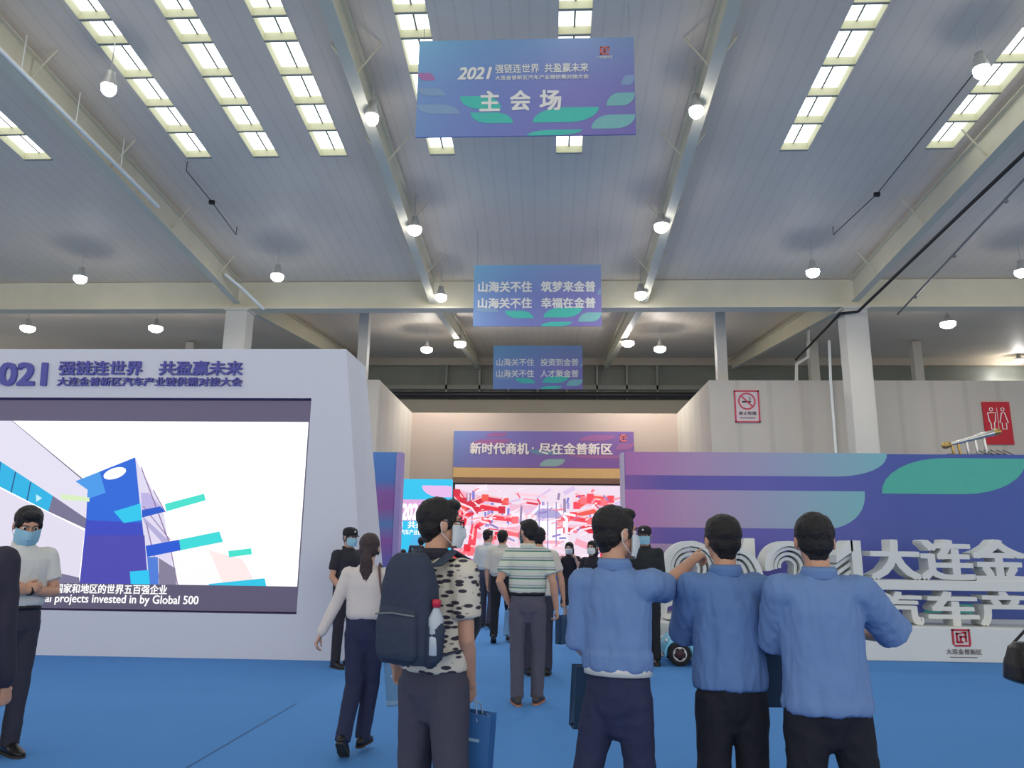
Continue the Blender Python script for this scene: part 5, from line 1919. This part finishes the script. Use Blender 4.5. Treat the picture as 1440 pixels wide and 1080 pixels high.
# ------------------------------------------------------------------ things carried
def paper_bag(hx, w, h, d, yaw, m, label, tilt=0.0, drop=0.12, name='paper_bag', text=None, band=None, cat='bag'):
    """carrier bag hanging from a hand at hx by two cord handles"""
    hx = V(hx)
    t = empty(name, hx - V((0, 0, drop + h)), label, cat, None, R(yaw))
    mb = MB()
    y0, y1 = -d / 2, d / 2
    a, b = w / 2, w / 2 * 0.985
    mb.face([(-a, y0, 0), (a, y0, 0), (b, y0, h), (-b, y0, h)])
    mb.face([(a, y1, 0), (-a, y1, 0), (-b, y1, h), (b, y1, h)])
    for s_ in (-1, 1):
        q0, q1, q2 = (s_ * a, y0, 0), (s_ * a, y1, 0), (s_ * (a - 0.02), 0, 0)
        p0, p1, p2 = (s_ * b, y0, h), (s_ * b, y1, h), (s_ * (b - 0.035), 0, h)
        f1, f2 = [q0, (s_ * (a - 0.012), 0, 0.02), p2, p0], [(s_ * (a - 0.012), 0, 0.02), q1, p1, p2]
        mb.face(f1 if s_ > 0 else f1[::-1])
        mb.face(f2 if s_ > 0 else f2[::-1])
    mb.face([(-a, y1, 0), (a, y1, 0), (a, y0, 0), (-a, y0, 0)])
    o = mb.build('bag_body', m, t)
    sd = o.modifiers.new('solid', 'SOLIDIFY')
    sd.thickness = 0.004
    if text:
        for sgn in (-1, 1):
            mb = MB()
            mb.box((-w * 0.3, -0.002, h * 0.64), (w * 0.3, 0, h * 0.68))
            if sgn < 0:
                mb.v = [V((p.x, y0 - 0.001 + p.y, p.z)) for p in mb.v]
            else:
                mb.v = [V((-p.x, y1 + 0.001 - p.y, p.z)) for p in mb.v]
            mb.build('print_strip', mat('bag_print', (150, 186, 214), 0.6), t)
    if band:
        mb = MB()
        mb.box((-a - 0.002, y0 - 0.003, 0.012), (a + 0.002, y1 + 0.003, 0.04))
        mb.build('bottom_band', band, t)
    for y in (y0, y1):
        mb = MB()
        mb.tube([(-w * 0.22, y, h - 0.03), (-w * 0.17, y * 0.7, h + drop * 0.5), (-0.02, 0, h + drop - 0.01), (0.02, 0, h + drop - 0.01), (w * 0.17, y * 0.7, h + drop * 0.5), (w * 0.22, y, h - 0.03)], 0.0035, 6)
        mb.build('handle', mat('cord_handle', (150, 168, 190), 0.7), t, True)
    t.rotation_euler = (0, R(tilt), R(yaw))
    if tilt:
        top = hx
        M = Euler(t.rotation_euler).to_matrix()
        t.location = top - M @ V((0, 0, drop + h))
    return t


def grip(key, sd):
    J = Pm[key]
    return J['world'](J['wr' + sd] + J['fa' + sd] * 0.075)


BAGB = mat('bag_blue', (52, 104, 164), 0.5, vary=0.08, scale=5)
BAGL = mat('bag_light_blue', (96, 140, 180), 0.5, vary=0.08, scale=5)
BAGD = mat('bag_dark_teal', (36, 66, 96), 0.6, vary=0.1, scale=5)
BAND_L = mat('bag_band', (128, 160, 190), 0.5)
paper_bag(grip('woman', 'R'), 0.25, 0.33, 0.09, -12, BAGL, 'light blue paper bag hanging from the hand of the ponytail woman', -8, 0.1, text=True, band=BAND_L)
paper_bag(grip('pack', 'R'), 0.24, 0.33, 0.09, -14, BAGB, 'deep blue paper bag hanging from the hand of the backpack man', 4, 0.06, text=True, band=BAND_L)
paper_bag(grip('behind', 'L'), 0.22, 0.31, 0.09, 68, BAGL, 'narrow light blue paper bag seen edge on left of the striped polo man', 6, 0.07)
paper_bag(grip('behind', 'R'), 0.24, 0.34, 0.1, 50, BAGD, 'dark teal paper bag low at the right leg of the striped polo man', 0, 0.12)
paper_bag(grip('point', 'L'), 0.25, 0.28, 0.1, 10, BAGD, 'dark navy paper bag hanging at the left side of the pointing man', 3, 0.03)
paper_bag(grip('right', 'L'), 0.27, 0.245, 0.1, 4, BAGD, 'dark teal paper bag hanging between the two men in blue', 0, 0.03)

# handbag of the woman
J = Pm['woman']
p = J['world'](J['TT']((0.17, -0.03, 1.02)))
t = empty('handbag', p, 'small plum handbag on the shoulder strap of the ponytail woman', 'bag')
mb = MB()
mb.ball((0.02, 0, 0), (0.055, 0.12, 0.085), None, 18, 12)
mb.build('bag_body', mat('plum_leather', (74, 62, 92), 0.5), t, True)
mb = MB()
top = J['world'](J['TT']((0.1, -0.01, 1.452))) - p
mb.tube([(0.03, -0.1, 0.04), V((0.02, -0.11, 0)) + top * 0.6, top + V((0.01, -0.05, 0.0)), top + V((0.005, 0.0, 0.022)), top + V((0.01, 0.06, -0.01)), V((0.02, 0.12, 0)) + top * 0.6, (0.03, 0.1, 0.04)], (0.009), 8)
mb.build('strap', mat('strap_brown', (92, 66, 62), 0.6), t, True)

# backpack
J = Pm['pack']
kk = J['k']
PM = Matrix.Rotation(R(-32), 3, 'Z')
base = J['world'](V((0, 0, 0)))
BP = mat('backpack_fabric', (46, 56, 76), 0.75, vary=0.1, scale=12, bump=0.15, bscale=60)
BPD = mat('backpack_strap', (52, 62, 80), 0.8, vary=0.1, scale=20)
ob = V((0.03, -0.22, 1.01))
t = empty('backpack', base + PM @ (ob * kk), 'dark slate backpack worn by the man in the dashed polo shirt', 'backpack', None, R(-32))


def bloc(p):
    return V(p) - ob


mb = MB()
prof = [(0.0, 0.15, 0.075), (0.05, 0.165, 0.09), (0.2, 0.17, 0.1), (0.36, 0.16, 0.09), (0.46, 0.135, 0.07), (0.51, 0.09, 0.045)]
rg = []
for z, a, b in prof:
    row = []
    for i in range(28):
        an = 2 * math.pi * i / 28
        c_, s_ = math.cos(an), math.sin(an)
        row.append(V((a * math.copysign(abs(c_) ** 0.6, c_), b * math.copysign(abs(s_) ** 0.6, s_), z)))
    rg.append(row)
mb.rings(rg)
BS = Matrix.Diagonal((0.86, 0.8, 0.93))
mb.v = [BS @ p for p in mb.v]
remesh(mb, 'main_compartment', BP, t, 0.009, 4, 0.006, (9, 9, 6), 3)
mb = MB()
rg = []
for z, a, b in [(0.02, 0.12, 0.03), (0.05, 0.135, 0.04), (0.18, 0.135, 0.045), (0.25, 0.12, 0.03), (0.265, 0.09, 0.012)]:
    rg.append([V((a * math.copysign(abs(math.cos(2 * math.pi * i / 24)) ** 0.6, math.cos(2 * math.pi * i / 24)), -0.085 + b * math.copysign(abs(math.sin(2 * math.pi * i / 24)) ** 0.6, math.sin(2 * math.pi * i / 24)), z)) for i in range(24)])
mb.rings(rg)
mb.v = [BS @ p for p in mb.v]
fp = remesh(mb, 'front_pocket', BP, t, 0.008, 3, 0.004, (10, 10, 8), 9)
mb = MB()
mb.tube([(-0.13, -0.115, 0.225), (0, -0.134, 0.235), (0.13, -0.115, 0.225)], 0.005, 6)
mb.v = [BS @ p for p in mb.v]
mb.build('zip', mat('zip_grey', (110, 116, 120), 0.5), fp, True)
mb = MB()
mb.tube([(0.15, -0.01, 0.03), (0.18, -0.01, 0.05), (0.185, -0.01, 0.17)], [(0.03, 0.05), (0.042, 0.06), (0.044, 0.064)], 14)
mb.v = [BS @ p for p in mb.v]
mb.build('side_pocket', BP, t, True)
for sx in (-1, 1):
    mb = MB()
    x_ = 0.12 * sx
    pts = [bloc((0.03 + 0.07 * sx, -0.18, 1.43)), bloc((x_ * 0.95, -0.125, 1.435)), bloc((x_, -0.03, 1.492)), bloc((x_, 0.07, 1.455)), bloc((x_ * 1.15, 0.145, 1.3)), bloc((x_ * 1.3, 0.13, 1.14)), bloc((0.172 * sx, 0.04, 1.06)), bloc((0.03 + 0.13 * sx, -0.18, 1.04))]
    mb.tube(pts, [(0.032, 0.009)] * 5 + [(0.02, 0.006), (0.015, 0.005), (0.015, 0.005)], 12, ref=(1, 0, 0))
    mb.build('shoulder_strap', BPD, t, True)
mb = MB()
mb.tube([(-0.04, 0.03, 0.49), (-0.03, 0.03, 0.54), (0.03, 0.03, 0.54), (0.04, 0.03, 0.49)], 0.009, 8)
mb.v = [BS @ p for p in mb.v]
mb.build('grab_handle', BPD, t, True)
# water bottle in the side pocket
wb = V((0.195, -0.23, 1.05))
t = empty('water_bottle', base + PM @ (wb * kk), 'clear water bottle with red cap in the side pocket of the backpack', 'bottle', None, R(-32))
mb = MB()
mb.lathe([(0.02, 0.0), (0.032, 0.01), (0.033, 0.08), (0.03, 0.09), (0.033, 0.1), (0.033, 0.16), (0.014, 0.2), (0.013, 0.21)], (0, 0, 0), 18)
mb.build('bottle_body', mat('clear_plastic', (176, 186, 196), 0.15), t, True)
mb = MB()
mb.lathe([(0.001, 0.205), (0.019, 0.205), (0.02, 0.23), (0.017, 0.238), (0.001, 0.239)], (0, 0, 0), 16)
mb.build('bottle_cap', mat('cap_red', (196, 44, 70), 0.4), t, True)

# ride-on toy car by the platform
cx0 = ground(932, 936)
CYm = ground(948, 936).y + 0.26
cx = px_x(940, 910, CYm)
CARB = mat('car_blue', (120, 196, 226), 0.3, vary=0.03)
t = empty('toy_car', (cx + 0.55, CYm, 0), 'light blue childrens ride on car parked in front of the white platform', 'toy car')
mb = MB()
secs = [(-0.64, 0.20, 0.14, 0.27), (-0.58, 0.25, 0.11, 0.38), (-0.44, 0.28, 0.10, 0.44), (-0.2, 0.29, 0.10, 0.45), (-0.05, 0.29, 0.10, 0.42), (0.25, 0.29, 0.10, 0.42), (0.42, 0.285, 0.11, 0.46), (0.56, 0.26, 0.13, 0.42), (0.62, 0.2, 0.17, 0.34)]
rg = []
for x, hw, zb, zt_ in secs:
    row = []
    for i in range(24):
        an = 2 * math.pi * i / 24
        c_, s_ = math.cos(an), math.sin(an)
        row.append(V((x, hw * math.copysign(abs(c_) ** 0.55, c_), (zb + zt_) / 2 + (zt_ - zb) / 2 * math.copysign(abs(s_) ** 0.6, s_))))
    rg.append(row)
mb.rings(rg)
# wheel arch lips swell out of the body
for x in (-0.45, 0.4):
    for s_ in (-1, 1):
        pts = [(x + 0.185 * math.cos(R(a_)), s_ * 0.275, 0.15 + 0.185 * math.sin(R(a_))) for a_ in range(-10, 191, 20)]
        mb.tube(pts, [(0.02, 0.03)] * len(pts), 8)
remesh(mb, 'car_body', CARB, t, 0.012, 4)
for x in (-0.45, 0.4):
    for s_ in (-1, 1):
        mb = MB()
        rg = []
        for rr, yy in ((0.085, -0.045), (0.125, -0.055), (0.152, -0.04), (0.155, 0.0), (0.152, 0.04), (0.125, 0.055), (0.085, 0.045), (0.085, -0.045)):
            rg.append([V((x + rr * math.cos(2 * math.pi * i / 28), s_ * 0.30 + yy, 0.157 + rr * math.sin(2 * math.pi * i / 28))) for i in range(28)])
        mb.rings(rg, False)
        wl = mb.build('wheel', mat('tyre_rubber', (30, 30, 34), 0.8), t, True)
        mb = MB()
        for i in range(5):
            an = 2 * math.pi * i / 5 + 0.3
            for da in (-0.16, 0.16):
                mb.tube([(x, s_ * 0.335, 0.157), (x + 0.085 * math.cos(an + da), s_ * 0.34, 0.157 + 0.085 * math.sin(an + da))], 0.011, 6)
        mb.tube([(x + 0.088 * math.cos(2 * math.pi * i / 24), s_ * 0.34, 0.157 + 0.088 * math.sin(2 * math.pi * i / 24)) for i in range(25)], 0.01, 6)
        mb.tube([(x, s_ * 0.325, 0.157), (x, s_ * 0.345, 0.157)], 0.026, 10)
        mb.build('rim', mat('rim_silver', (206, 206, 204), 0.3, 0.5), wl, True)
        mb = MB()
        mb.tube([(x, s_ * 0.24, 0.157), (x, s_ * 0.30, 0.157)], 0.083, 18)
        mb.build('hub', mat('hub_dark', (60, 40, 44), 0.6), wl, True)
mb = MB()
mb.rings([[V((-0.2 + 0.02 * 0, y, 0.43)) for y in (-0.22, 0.22)] + [V((-0.19, y, 0.43)) for y in (0.22, -0.22)], [V((-0.06, y, 0.6)) for y in (-0.18, 0.18)] + [V((-0.05, y, 0.6)) for y in (0.18, -0.18)]])
mb.build('windscreen', mat('dark_screen', (36, 38, 44), 0.15), t)
mb = MB()
mb.box((0.08, -0.2, 0.36), (0.3, 0.2, 0.44))
mb.box((0.26, -0.2, 0.4), (0.33, 0.2, 0.68))
mb.build('seat', LEATHER, t, bevel=0.02)
mb = MB()
q = [V((0.02 + 0.02 * math.sin(2 * math.pi * i / 18), 0.08 * math.cos(2 * math.pi * i / 18), 0.52 + 0.075 * math.sin(2 * math.pi * i / 18))) for i in range(19)]
mb.tube(q, 0.011, 6)
mb.tube([(0.02, 0, 0.52), (-0.08, 0, 0.42)], 0.012, 6)
mb.build('steering_wheel', LEATHER, t, True)
for s_ in (-1, 1):
    mb = MB()
    mb.ball((-0.59, s_ * 0.17, 0.31), (0.04, 0.05, 0.035), None, 12, 8)
    mb.build('headlamp', mat('lamp_glass', (214, 220, 224), 0.1), t, True)
    mb = MB()
    mb.prism([(-0.22, 0.22), (-0.12, 0.14), (0.12, 0.16), (0.05, 0.34), (-0.16, 0.36)], s_ * 0.29 - 0.012, s_ * 0.29 + 0.012)
    mb.build('side_vent', mat('dark_screen', (36, 38, 44), 0.15), t)

# bag at the right edge, on the arm of a person standing just outside the photo
Yd = 4.0
Pm['edge'] = person('person in dark jacket just at the right edge behind the black bag', px_x(1516, 850, Yd), Yd, 10, 1.62, 0.95, 0, 0, (10, 0),
                    arms={'L': ((-0.2, 0.0, -1), (-0.02, 0.3, -1), dict(curl=0.8)), 'R': ((0.2, 0.0, -1), (0.0, 0.3, -1), {})}, shirt_mat=UNIF, sleeve='long', trousers_mat=BLACKT, hair='bob', voxel=0.010)
q = at(1440, 935, Yd - 0.05)
t = empty('shoulder_bag', q, 'glossy black bag poking in at the right edge of the photo', 'bag')
mb = MB()
rg = []
for z, a, b in [(-0.085, 0.04, 0.03), (-0.07, 0.075, 0.06), (0.0, 0.07, 0.055), (0.08, 0.05, 0.035), (0.105, 0.03, 0.015)]:
    rg.append([V((a * math.copysign(abs(math.cos(2 * math.pi * i / 20)) ** 0.7, math.cos(2 * math.pi * i / 20)), b * 1.8 * math.copysign(abs(math.sin(2 * math.pi * i / 20)) ** 0.7, math.sin(2 * math.pi * i / 20)), z)) for i in range(20)])
mb.rings(rg)
remesh(mb, 'bag_body', LEATHER, t, 0.006, 3, 0.003)
mb = MB()
J = Pm['edge']
top = J['world'](J['TT']((-0.11, -0.01, 1.435))) - q
mb.tube([(0, -0.07, 0.09), top + V((0, -0.03, -0.02)), top + V((0, 0.0, 0.03)), top + V((0.0, 0.03, -0.02)), (0, 0.07, 0.09)], 0.007, 8)
mb.build('strap', LEATHER, t, True)

bpy.data.scenes.remove(WORK)
